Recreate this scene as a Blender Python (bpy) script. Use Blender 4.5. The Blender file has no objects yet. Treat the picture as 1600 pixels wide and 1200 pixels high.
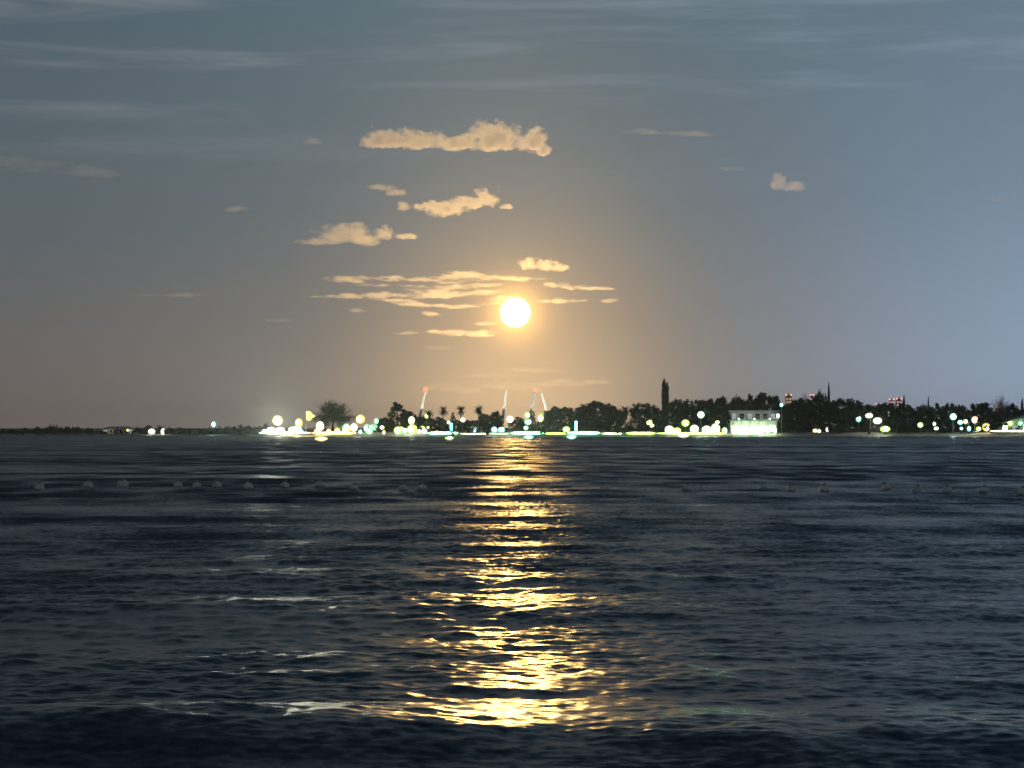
import bpy, bmesh, math, random
import numpy as np
from mathutils import Vector, Matrix
R = math.radians
sc = bpy.context.scene
col = sc.collection
# ------------------------------------------------------------------ camera
F = 3764.0; HZ = 668.0; CAMH = 2.2            # focal length / horizon row of the 1600x1200 photo, eye height
cam_d = bpy.data.cameras.new('camera'); cam = bpy.data.objects.new('camera', cam_d); col.objects.link(cam)
cam_d.sensor_width = 36.0; cam_d.lens = 36.0 * F / 1600.0
cam_d.shift_y = (HZ - 600.0) / 1600.0
cam_d.clip_start = 0.5; cam_d.clip_end = 200000
cam.location = (0, 0, CAMH); cam.rotation_euler = (R(90), 0, 0)
sc.camera = cam
def at(px, py, D): return Vector(((px - 800.0) / F * D, D, CAMH + (HZ - py) / F * D))
def xz(px, D): return (px - 800.0) / F * D
# ------------------------------------------------------------------ moon direction, lamp, world
MOON = at(805, 488, 1.0) - Vector((0, 0, CAMH)); MOON.normalize()
m_el = math.asin(MOON.z); m_az = math.atan2(MOON.x, MOON.y)
sun_d = bpy.data.lights.new('moonlight', 'SUN'); sun = bpy.data.objects.new('moonlight', sun_d); col.objects.link(sun)
sun_d.energy = 0.085; sun_d.angle = R(0.7); sun_d.color = (1.0, 0.57, 0.14)
sun.rotation_euler = (-MOON).to_track_quat('-Z', 'Y').to_euler()
sc.view_settings.view_transform = 'Standard'; sc.view_settings.look = 'None'
sc.view_settings.gamma = 1.0; sc.view_settings.exposure = 0.0; sc.view_settings.use_curve_mapping = False
cy = sc.cycles
cy.max_bounces = 6; cy.glossy_bounces = 2; cy.diffuse_bounces = 2; cy.transmission_bounces = 3
cy.volume_bounces = 2; cy.transparent_max_bounces = 24; cy.sample_clamp_indirect = 3.0; cy.sample_clamp_direct = 14.0
cy.use_denoising = True
cy.caustics_reflective = False; cy.caustics_refractive = False

class NT:
    """small helper to write node trees"""
    def __init__(s, tree): s.t = tree; s.n = tree.nodes; s.l = tree.links
    def new(s, typ, **kw):
        nd = s.n.new(typ)
        for k, v in kw.items(): setattr(nd, k, v)
        return nd
    def put(s, sock, v):
        if isinstance(v, bpy.types.NodeSocket): s.l.new(v, sock)
        elif v is not None:
            if hasattr(sock.default_value, '__len__') and not hasattr(v, '__len__'): v = [v] * len(sock.default_value)
            if hasattr(sock.default_value, '__len__') and len(sock.default_value) == 4 and len(v) == 3: v = (*v, 1)
            sock.default_value = v
    def math(s, op, a, b=None, c=None, clamp=False):
        nd = s.new('ShaderNodeMath', operation=op, use_clamp=clamp)
        for i, v in enumerate((a, b, c)):
            if v is not None: s.put(nd.inputs[i], v)
        return nd.outputs[0]
    def vmath(s, op, a, b=None, scale=None):
        nd = s.new('ShaderNodeVectorMath', operation=op)
        s.put(nd.inputs[0], a)
        if b is not None: s.put(nd.inputs[1], b)
        if scale is not None: s.put(nd.inputs['Scale'], scale)
        return nd.outputs['Value'] if op in ('DOT_PRODUCT', 'LENGTH') else nd.outputs[0]
    def mix(s, f, a, b, blend='MIX'):
        nd = s.new('ShaderNodeMix', data_type='RGBA', blend_type=blend)
        s.put(nd.inputs[0], f); s.put(nd.inputs[6], a); s.put(nd.inputs[7], b)
        return nd.outputs[2]
    def rng(s, v, a, b, c=0.0, d=1.0, kind='LINEAR'):
        nd = s.new('ShaderNodeMapRange', interpolation_type=kind, clamp=True)
        for i, q in enumerate((v, a, b, c, d)): s.put(nd.inputs[i], q)
        return nd.outputs[0]
    def noise(s, vec, scale, detail=2.0, rough=0.5, out=0, dims='3D', dist=0.0):
        nd = s.new('ShaderNodeTexNoise', noise_dimensions=dims)
        s.put(nd.inputs['Vector'], vec); nd.inputs['Scale'].default_value = scale
        nd.inputs['Detail'].default_value = detail; nd.inputs['Roughness'].default_value = rough
        nd.inputs['Distortion'].default_value = dist
        return nd.outputs[out]
def lin(r, g, b):
    f = lambda v: (v / 255 / 12.92) if v <= 10 else ((v / 255 + 0.055) / 1.055) ** 2.4
    return (f(r), f(g), f(b), 1)

w = bpy.data.worlds.new('World'); sc.world = w; w.use_nodes = True
T = NT(w.node_tree); T.n.clear()
tc = T.new('ShaderNodeTexCoord'); d = tc.outputs['Generated']
sep = T.new('ShaderNodeSeparateXYZ'); T.put(sep.inputs[0], d)
dx, dy, dz = sep.outputs
elev = T.math('MAXIMUM', dz, 0.0)
# night sky: horizon to overhead, left (town side, dim brown haze) to right (pale blue)
def ramp(v, stops, kind='EASE'):
    nd = T.new('ShaderNodeValToRGB'); nd.color_ramp.interpolation = kind
    el = nd.color_ramp.elements
    while len(el) < len(stops): el.new(0.5)
    for e, (p, c) in zip(el, stops): e.position = p; e.color = c
    T.put(nd.inputs[0], v); return nd.outputs[0]
left = ramp(elev, [(0.0, lin(110, 100, 98)), (0.035, lin(103, 100, 100)), (0.08, lin(88, 98, 104)), (0.18, lin(76, 95, 107)), (0.32, lin(10, 32, 50)), (1.0, lin(10, 16, 22))], 'LINEAR')
mid = ramp(elev, [(0.0, lin(136, 128, 122)), (0.04, lin(120, 118, 115)), (0.09, lin(102, 113, 119)), (0.18, lin(90, 111, 122)), (0.32, lin(12, 36, 56)), (1.0, lin(11, 17, 23))], 'LINEAR')
right = ramp(elev, [(0.0, lin(152, 172, 199)), (0.04, lin(138, 160, 184)), (0.10, lin(118, 138, 158)), (0.18, lin(100, 121, 137)), (0.32, lin(20, 46, 70)), (1.0, lin(12, 18, 25))], 'LINEAR')
az = T.math('DIVIDE', dx, T.math('MAXIMUM', T.vmath('LENGTH', T.vmath('MULTIPLY', d, (1, 1, 0))), 0.001))
base = T.mix(T.rng(az, -0.23, 0.0, kind='SMOOTHSTEP'), left, mid)
base = T.mix(T.rng(az, 0.03, 0.25, kind='SMOOTHSTEP'), base, right)
# a little of the physical sky, lit from the moon's direction
ns = T.new('ShaderNodeTexSky', sky_type='NISHITA'); ns.sun_disc = False
ns.sun_elevation = m_el; ns.sun_rotation = m_az; ns.altitude = 0; ns.air_density = 1.2; ns.dust_density = 2.0
sky = T.mix(1.0, base, T.vmath('SCALE', ns.outputs[0], scale=0.0003), 'ADD')
# thin veils of high cloud drawn out along the horizon
pv = T.vmath('MULTIPLY', d, (3.2, 3.2, 42.0))
v1 = T.rng(T.noise(pv, 1.6, 5, 0.6, dist=0.4), 0.47, 0.74, kind='SMOOTHSTEP')
v1 = T.math('MULTIPLY', v1, T.rng(elev, 0.085, 0.16, kind='SMOOTHSTEP'))
sky = T.mix(T.math('MULTIPLY', v1, 0.7), sky, T.mix(T.rng(az, -0.2, 0.25), lin(128, 134, 138), lin(134, 152, 170)))
# aureole of the moon in the hazy air
ang = T.math('ARCCOSINE', T.math('MINIMUM', T.vmath('DOT_PRODUCT', T.vmath('NORMALIZE', d), tuple(MOON)), 0.9999999))
def expf(v, k): return T.math('POWER', math.e, T.math('MULTIPLY', v, -1.0 / k))
g1 = T.vmath('SCALE', (1.0, 0.48, 0.07), scale=T.math('MULTIPLY', expf(ang, 0.0046), 4.5))
g2 = T.vmath('SCALE', (1.0, 0.56, 0.16), scale=T.math('MULTIPLY', expf(ang, 0.030), 0.30))
ex = T.math('DIVIDE', T.math('SUBTRACT', az, MOON.x), 0.052)
gw = T.math('MULTIPLY', T.math('POWER', math.e, T.math('MULTIPLY', T.math('MULTIPLY', ex, ex), -1.0)), expf(elev, 0.042))
g3 = T.vmath('SCALE', (1.0, 0.60, 0.22), scale=T.math('MULTIPLY', gw, 0.78))
for g in (g1, g2, g3): sky = T.mix(1.0, sky, g, 'ADD')
bg = T.new('ShaderNodeBackground'); T.put(bg.inputs[0], sky); bg.inputs[1].default_value = 1.0
wo = T.new('ShaderNodeOutputWorld'); T.l.new(bg.outputs[0], wo.inputs[0])

# ------------------------------------------------------------------ helpers
MATS = {}
def pmat(name, color, rough=0.7, metal=0.0, vary=0.25, nscale=2.0, spec=0.3):
    m = bpy.data.materials.new(name); m.use_nodes = True
    t = NT(m.node_tree); p = t.n['Principled BSDF']
    g = t.new('ShaderNodeTexCoord')
    f = t.noise(g.outputs['Object'], nscale, 4, 0.6)
    oi = t.new('ShaderNodeObjectInfo')
    f = t.math('ADD', t.math('MULTIPLY', f, 0.7), t.math('MULTIPLY', oi.outputs['Random'], 0.3))
    a = tuple(c * (1 - vary) for c in color); b = tuple(min(1, c * (1 + vary)) for c in color)
    t.put(p.inputs['Base Color'], t.mix(f, a, b))
    p.inputs['Roughness'].default_value = rough; p.inputs['Metallic'].default_value = metal
    p.inputs['Specular IOR Level'].default_value = spec
    MATS[name] = m; return m
def emat(name, color, strength):
    m = bpy.data.materials.new(name); m.use_nodes = True
    t = NT(m.node_tree); t.n.clear()
    e = t.new('ShaderNodeEmission'); t.put(e.inputs[0], color); e.inputs[1].default_value = strength
    o = t.new('ShaderNodeOutputMaterial'); t.l.new(e.outputs[0], o.inputs[0])
    MATS[name] = m; return m
def mesh_from(name, verts, faces, smooth=False):
    me = bpy.data.meshes.new(name); me.from_pydata([tuple(v) for v in verts], [], faces); me.update()
    if smooth: me.polygons.foreach_set('use_smooth', [True] * len(me.polygons))
    return me
def link(name, me, mat=None, parent=None, loc=None, rot=None, scale=None):
    o = bpy.data.objects.new(name, me); col.objects.link(o)
    if mat is not None and me is not None and len(me.materials) == 0: me.materials.append(mat)
    if parent is not None: o.parent = parent
    if loc is not None: o.location = loc
    if rot is not None: o.rotation_euler = rot
    if scale is not None: o.scale = scale
    return o
def thing(name, label, cat, loc, group=None, rz=0, scale=None):
    o = link(name, None, None, None, loc, (0, 0, rz), scale); tag(o, label, cat, group); return o
def tag(o, label, cat, group=None):
    o['label'] = label; o['category'] = cat
    if group: o['group'] = group
class MB:
    def __init__(s): s.v = []; s.f = []
    def box(s, x0, x1, y0, y1, z0, z1):
        b = len(s.v)
        s.v += [(x, y, z) for z in (z0, z1) for y in (y0, y1) for x in (x0, x1)]
        s.f += [tuple(b + i for i in q) for q in ((0, 2, 3, 1), (4, 5, 7, 6), (0, 1, 5, 4), (2, 6, 7, 3), (0, 4, 6, 2), (1, 3, 7, 5))]
        return s
    def tube(s, pts, rad, n=8):
        pts = [Vector(p) for p in pts]; b = len(s.v)
        for i, p in enumerate(pts):
            t = (pts[min(i + 1, len(pts) - 1)] - pts[max(i - 1, 0)]).normalized()
            u = t.orthogonal().normalized() if abs(t.z) < 0.99 else Vector((1, 0, 0)); q = t.cross(u)
            u = q.cross(t)
            r = rad[i] if hasattr(rad, '__len__') else rad
            for k in range(n):
                a = 2 * math.pi * k / n; s.v.append(tuple(p + (u * math.cos(a) + q * math.sin(a)) * r))
        for i in range(len(pts) - 1):
            for k in range(n):
                s.f.append((b + i * n + k, b + i * n + (k + 1) % n, b + (i + 1) * n + (k + 1) % n, b + (i + 1) * n + k))
        s.f.append(tuple(b + k for k in reversed(range(n)))); e = b + (len(pts) - 1) * n
        s.f.append(tuple(e + k for k in range(n)))
        return s
    def lathe(s, prof, n=12, c=(0, 0, 0)):
        b = len(s.v)
        for (r, z) in prof:
            for k in range(n):
                a = 2 * math.pi * k / n; s.v.append((c[0] + r * math.cos(a), c[1] + r * math.sin(a), c[2] + z))
        m = len(prof)
        for i in range(m - 1):
            for k in range(n):
                s.f.append((b + i * n + k, b + i * n + (k + 1) % n, b + (i + 1) * n + (k + 1) % n, b + (i + 1) * n + k))
        s.f.append(tuple(b + k for k in reversed(range(n)))); s.f.append(tuple(b + (m - 1) * n + k for k in range(n)))
        return s
    def poly(s, pts):
        b = len(s.v); s.v += [tuple(p) for p in pts]; s.f.append(tuple(range(b, b + len(pts)))); return s
    def mesh(s, name, smooth=False): return mesh_from(name, s.v, s.f, smooth)
    def build(s, name, mat, parent=None, loc=None, smooth=False): return link(name, s.mesh(name, smooth), mat, parent, loc)
def fbm(x, y, seed, octs=5, gain=0.55):
    """numpy value noise, -1..1"""
    x = np.asarray(x, float); y = np.asarray(y, float); tot = np.zeros(np.broadcast(x, y).shape); a = 1.0; s = 0
    def h(i, j, k):
        n = (i * 374761393 + j * 668265263 + k * 1274126177) & 0xffffffff
        n = ((n ^ (n >> 13)) * 1274126177) & 0xffffffff
        return ((n ^ (n >> 16)) & 0xffff) / 32767.5 - 1
    for o in range(octs):
        i = np.floor(x).astype(np.int64); j = np.floor(y).astype(np.int64); u = x - i; v = y - j
        u = u * u * (3 - 2 * u); v = v * v * (3 - 2 * v); k = seed + o * 17
        tot = tot + a * ((h(i, j, k) * (1 - u) + h(i + 1, j, k) * u) * (1 - v) + (h(i, j + 1, k) * (1 - u) + h(i + 1, j + 1, k) * u) * v)
        s += a; a *= gain; x = x * 2.03 + 11.7; y = y * 2.03 + 5.3
    return tot / s

# ------------------------------------------------------------------ water: one sheet, wave geometry, ripples in the normal
def build_water():
    rs = np.random.RandomState(7)
    NI, NO = 820, 26
    ynear = np.linspace(-40, 12, 30)[:-1]
    yfine = 1.0 / np.linspace(1 / 12.0, 1 / 640.0, 800)
    yfar = np.geomspace(640, 8000, 16)[1:]
    Y = np.concatenate([ynear, yfine, yfar])
    half = 0.26 * np.clip(Y, 12, None) + 1.5
    u = np.linspace(-1, 1, NI); o = np.geomspace(1.02, 4, NO); U = np.concatenate([-o[::-1], u, o])
    X = U[None, :] * half[:, None]; YY = np.repeat(Y[:, None], U.size, 1)
    dyv = np.abs(np.gradient(Y)); dxv = half * 2 / NI
    outer = np.where(np.abs(U) > 1, 0.0, 1.0); edge = np.clip((1.0 - np.abs(U)) / 0.04, 0, 1) * outer
    Z = np.zeros_like(X); lost = np.zeros(Y.size)
    comps = []
    for i in range(64):
        lam = 0.09 * (1.7 / 0.09) ** rs.rand()
        th = rs.normal(0, 0.7) + 0.06 if lam > 0.55 else rs.uniform(-1.57, 1.57)                         # heading, 0 = rolling straight in
        comps.append((lam, th, rs.rand() * 6.283, 0.0245 * (0.50 + 0.40 * abs(math.sin(th)))))
    for lam, th, ph in ((5.6, 0.05, 0.3), (7.4, -0.07, 2.1), (4.6, 0.12, 4.0), (3.3, -0.2, 1.0)): comps.append((lam, th, ph, 0.016))
    gust = 0.95 + 0.45 * fbm(X / 3.0, YY / 9.0, 3, 3)
    for lam, th, ph, slope in comps:
        k = 2 * math.pi / lam; kx = k * math.sin(th); ky = k * math.cos(th)
        deff = np.abs(math.sin(th)) * dxv + np.abs(math.cos(th)) * dyv
        wgt = np.clip((lam / deff - 2.2) / 2.0, 0, 1)
        lost += (slope ** 2 / 2) * (1 - wgt ** 2)
        rows = np.where(wgt > 0)[0]
        if rows.size == 0: continue
        a0, a1 = rows[0], rows[-1] + 1
        wob = 0.9 * fbm(X[a0:a1] / (lam * 4), YY[a0:a1] / (lam * 5), int(lam * 1000) % 97, 2) if lam > 0.5 else 0
        p = kx * X[a0:a1] + ky * YY[a0:a1] + ph + wob
        s = np.sin(p); Z[a0:a1] += (slope / k) * (s + 0.22 * s * s) * (wgt[a0:a1, None])
    Z *= gust
    # the small swell about to break in front of the camera, and two low ones behind it
    for y0, amp, wf, wb, sd in ((16.5, 0.21, 1.25, 1.7, 5), (28.2, 0.055, 0.8, 1.5, 9), (53.0, 0.04, 1.3, 2.4, 12)):
        yc = y0 + 0.55 * fbm(X / 2.4, X * 0 + sd, sd, 3) * (y0 / 18.0)
        q = YY - yc
        if sd == 5: Z *= np.where(q < -.15, .45 + .55 * np.exp(-((q + .15) / .35) ** 2), 1.0)
        am = amp * (0.75 + 0.55 * fbm(X / 3.0, X * 0 + 2.2, sd + 3, 2))
        Z += am * np.where(q < 0, np.exp(-(q / wf) ** 2), np.exp(-(q / wb) ** 2))
    Z *= edge[None, :]
    Z[YY > 640] = 0
    nr, nc = X.shape
    co = np.stack([X, YY, Z], -1).reshape(-1, 3).astype(np.float32)
    idx = np.arange(nr * nc).reshape(nr, nc)
    q = np.stack([idx[:-1, :-1], idx[:-1, 1:], idx[1:, 1:], idx[1:, :-1]], -1).reshape(-1, 4).astype(np.int32)
    me = bpy.data.meshes.new('water')
    me.vertices.add(co.shape[0]); me.vertices.foreach_set('co', co.ravel())
    me.loops.add(q.size); me.loops.foreach_set('vertex_index', q.ravel())
    me.polygons.add(q.shape[0]); me.polygons.foreach_set('loop_start', np.arange(0, q.size, 4, dtype=np.int32))
    me.polygons.foreach_set('loop_total', np.full(q.shape[0], 4, np.int32))
    me.update(calc_edges=True); me.polygons.foreach_set('use_smooth', np.ones(q.shape[0], bool))
    at_ = me.attributes.new('ripple', 'FLOAT', 'POINT')
    rip = np.sqrt(lost * 1.7 + 0.009)[:, None] * np.ones(nc)[None, :]
    at_.data.foreach_set('value', rip.ravel().astype(np.float32))
    m = bpy.data.materials.new('sea_water'); m.use_nodes = True
    t = NT(m.node_tree); p = t.n['Principled BSDF']
    p.inputs['Base Color'].default_value = (0.003, 0.030, 0.060, 1)
    p.inputs['IOR'].default_value = 1.21; p.inputs['Roughness'].default_value = 0.265
    g = t.new('ShaderNodeNewGeometry'); pos = g.outputs['Position']
    att = t.new('ShaderNodeAttribute', attribute_name='ripple')
    def slopes(vec, scale, detail): return t.vmath('SUBTRACT', t.noise(vec, scale, detail, 0.55, out=1, dims='2D'), (0.5, 0.5, 0.5))
    n1 = slopes(t.vmath('MULTIPLY', pos, (1, 1.3, 1)), 7.0, 3)
    n2 = slopes(t.vmath('MULTIPLY', pos, (0.34, 0.16, 1)), 1.0, 4)
    n = t.vmath('ADD', t.vmath('SCALE', n1, scale=4.6), t.vmath('SCALE', n2, scale=4.0))
    n = t.vmath('MULTIPLY', t.vmath('SCALE', n, scale=att.outputs['Fac']), (1.05, 0.75, 0.0))
    # wavelets roll in towards the beach: their steep faces lean that way
    n3 = t.noise(t.vmath('MULTIPLY', pos, (0.22, 0.10, 1)), 1.7, 4, 0.6, dims='2D')
    lean = t.math('MULTIPLY', t.math('MULTIPLY', t.rng(n3, 0.36, 0.70, 0.22, 1.0), t.math('MAXIMUM', t.math('SUBTRACT', att.outputs['Fac'], 0.118), 0.0)), -5.5)
    n4 = t.noise(t.vmath('MULTIPLY', pos, (0.020, 0.055, 1)), 1.0, 4, 0.6, dims='2D')
    lean = t.math('MULTIPLY', lean, t.rng(n4, 0.36, 0.64, 0.35, 1.5, 'SMOOTHSTEP'))
    cmb = t.new('ShaderNodeCombineXYZ'); t.put(cmb.inputs[1], lean)
    n = t.vmath('ADD', n, cmb.outputs[0])
    t.put(p.inputs['Normal'], t.vmath('NORMALIZE', t.vmath('ADD', g.outputs['Normal'], n)))
    o_ = link('water', me, m); o_['kind'] = 'structure'
build_water()

# ------------------------------------------------------------------ land: beach slope along the shoreline and flat ground behind
def shore_D(px):
    """distance of the water's edge along the photo's columns"""
    P = [(-3000, 700), (-200, 652), (300, 648), (385, 640), (415, 600), (520, 592), (700, 588), (840, 584), (1000, 588), (1120, 592), (1215, 594), (1290, 590), (1400, 600), (1520, 598), (1600, 588), (1900, 590), (4600, 640)]
    return float(np.interp(px, [a for a, b in P], [b for a, b in P]))
def land_h(px): return float(np.interp(px, [-3000, 380, 430, 4600], [0.5, 0.5, 1.0, 1.0]))
SAND = pmat('sand', (0.52, 0.49, 0.40), 0.9, 0, 0.18, 0.4)
SOIL = pmat('grass_ground', (0.045, 0.055, 0.03), 0.95, 0, 0.3, 0.15)
def build_land():
    pxs = list(np.linspace(-3000, -200, 15)) + list(np.linspace(-180, 1780, 240)) + list(np.linspace(1800, 4600, 15))
    rs = random.Random(4)
    prof = [(-8, -0.9), (0, 0.0), (1.5, 0.22), (4, 0.55), (8, 0.93), (11, 1.0)]
    V = []; Fc = []
    for px in pxs:
        D0 = shore_D(px) + rs.uniform(-0.5, 0.5); h = land_h(px)
        for (dd, z) in prof: V.append((xz(px, D0), D0 + dd, z * (h if z > 0 else 1) + (rs.uniform(-.03, .03) if z > 0 else 0)))
    n = len(prof)
    for i in range(len(pxs) - 1):
        for j in range(n - 1): Fc.append((i * n + j, (i + 1) * n + j, (i + 1) * n + j + 1, i * n + j + 1))
    o = link('beach', mesh_from('beach', V, Fc, True), SAND); o['kind'] = 'structure'
    V = []; Fc = []; prof2 = [(10.5, 1.004), (30, 1.15), (120, 1.3), (600, 1.4), (5000, 1.5)]
    for px in pxs:
        D0 = shore_D(px); h = land_h(px)
        for (dd, z) in prof2: V.append((xz(px, D0), D0 + dd, z * h))
    n = len(prof2)
    for i in range(len(pxs) - 1):
        for j in range(n - 1): Fc.append((i * n + j, (i + 1) * n + j, (i + 1) * n + j + 1, i * n + j + 1))
    o = link('ground', mesh_from('ground', V, Fc, True), SOIL); o['kind'] = 'structure'
build_land()

# ------------------------------------------------------------------ the moon
mm = bpy.data.materials.new('moon_glow'); mm.use_nodes = True
t = NT(mm.node_tree); t.n.clear()
g = t.new('ShaderNodeTexCoord'); mar = t.noise(g.outputs['Object'], 0.004, 4, 0.6)
e = t.new('ShaderNodeEmission'); t.put(e.inputs[0], t.mix(mar, (1.0, 0.80, 0.42), (1.0, 0.93, 0.70))); e.inputs[1].default_value = 9.0
tr = t.new('ShaderNodeBsdfTransparent'); ad = t.new('ShaderNodeAddShader')
t.l.new(e.outputs[0], ad.inputs[0]); t.l.new(tr.outputs[0], ad.inputs[1])
o_ = t.new('ShaderNodeOutputMaterial'); t.l.new(ad.outputs[0], o_.inputs[0])
bm = bmesh.new(); bmesh.ops.create_icosphere(bm, subdivisions=5, radius=23.0 / F * 60000)
me = bpy.data.meshes.new('moon'); bm.to_mesh(me); bm.free(); me.polygons.foreach_set('use_smooth', [True] * len(me.polygons))
moon = link('moon', me, mm, None, Vector((0, 0, CAMH)) + MOON * 60000)
tag(moon, 'bright white full moon low in the sky with an orange rim', 'moon')

# ------------------------------------------------------------------ clouds: closed lens-shaped bodies of fog, lit by the moon from behind
def cloudmat(name, dens, color, g_):
    m = bpy.data.materials.new(name); m.use_nodes = True
    t = NT(m.node_tree); t.n.clear()
    v = t.new('ShaderNodeVolumePrincipled'); t.put(v.inputs['Color'], color)
    v.inputs['Density'].default_value = dens; v.inputs['Anisotropy'].default_value = g_
    o = t.new('ShaderNodeOutputMaterial'); t.l.new(v.outputs[0], o.inputs['Volume'])
    return m
CD = 9000.0
CL_D = cloudmat('cloud_dense', 0.0125, (0.94, 0.95, 1.0), 0.935)
CL_H = cloudmat('cloud_heavy', 0.0125, (1.0, 0.99, 1.0), 0.935)
CL_M = cloudmat('cloud_medium', 0.008, (0.94, 0.95, 1.0), 0.935)
CL_T = cloudmat('cloud_thin', 0.0035, (0.94, 0.95, 1.0), 0.90)
def cloud(label, blobs, mat, seed, D=CD, thick=1.0, rough=0.8, freq=1.0, group='moonlit clouds', stretch=1.0, soft=1.4):
    """blobs: (cx, cy, rx, ry_up, ry_down) in photo pixels; thickness field -> closed two-sided body"""
    x0 = min(b[0] - b[2] * 1.25 for b in blobs); x1 = max(b[0] + b[2] * 1.25 for b in blobs)
    y0 = min(b[1] - b[3] * 1.35 for b in blobs); y1 = max(b[1] + b[4] * 1.35 for b in blobs)
    nx = int(max(24, min(230, (x1 - x0) / 1.3))); ny = int(max(12, min(110, (y1 - y0) / 0.9)))
    px, py = np.meshgrid(np.linspace(x0, x1, nx), np.linspace(y0, y1, ny))
    fs = 1 / 14.0 * freq
    wx = px + 5.0 * fbm(px * fs * 0.8 / stretch, py * fs * 1.4, seed + 50, 4) * stretch
    wy = py + 2.6 * fbm(px * fs * 0.8 / stretch, py * fs * 1.4, seed + 90, 4)
    tt = np.full(px.shape, -1.0); sz = np.zeros(px.shape)
    for (cx, cy_, rx, ru, rd) in blobs:
        q = 1 - ((wx - cx) / rx) ** 2 - np.where(wy < cy_, (wy - cy_) / ru, (wy - cy_) / rd) ** 2
        tt = np.where(q > tt, q, tt)
    tt = tt + rough * fbm(px * fs / stretch, py * fs * 1.6, seed, 5) + rough * 0.5 * fbm(px * fs * 2.6 / stretch, py * fs * 3.6, seed + 7, 4) - 0.10
    tt[0, :] = tt[-1, :] = -1; tt[:, 0] = tt[:, -1] = -1
    ts = np.clip(tt, 0, None) ** soft
    hmax = max(b[3] + b[4] for b in blobs)
    half = ts * (hmax * 0.5 + 6) * D / F * thick
    rel = 0.35 * fbm(px * fs * 0.7, py * fs * 0.9, seed + 31, 3)
    ins = ts > 0
    keep = np.zeros((ny - 1, nx - 1), bool)
    for a in (0, 1):
        for b in (0, 1): keep |= ins[a:ny - 1 + a, b:nx - 1 + b]
    used = np.zeros((ny, nx), bool)
    for a in (0, 1):
        for b in (0, 1): used[a:ny - 1 + a, b:nx - 1 + b] |= keep
    fi = -np.ones((ny, nx), int); bi = -np.ones((ny, nx), int); V = []
    X = (px - 800) / F * D; Zc = CAMH + (HZ - py) / F * D
    cX = float(X[used].mean()); cZ = float(Zc[used].min())
    for j, i in zip(*np.nonzero(used)):
        fi[j, i] = len(V); V.append((X[j, i] - cX, -half[j, i] * (1 + rel[j, i]), Zc[j, i] - cZ))
        if ins[j, i]: bi[j, i] = len(V); V.append((X[j, i] - cX, half[j, i] * (1 - rel[j, i]), Zc[j, i] - cZ))
        else: bi[j, i] = fi[j, i]
    Fc = []
    for j, i in zip(*np.nonzero(keep)):
        a, b, c, e = fi[j, i], fi[j, i + 1], fi[j + 1, i + 1], fi[j + 1, i]
        Fc.append((a, e, c, b))
        a2, b2, c2, e2 = bi[j, i], bi[j, i + 1], bi[j + 1, i + 1], bi[j + 1, i]
        Fc.append((a2, b2, c2, e2))
    o = link('cloud', mesh_from('cloud', V, Fc, True), mat, None, (cX, D, cZ))
    tag(o, label, 'cloud', group); return o
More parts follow.
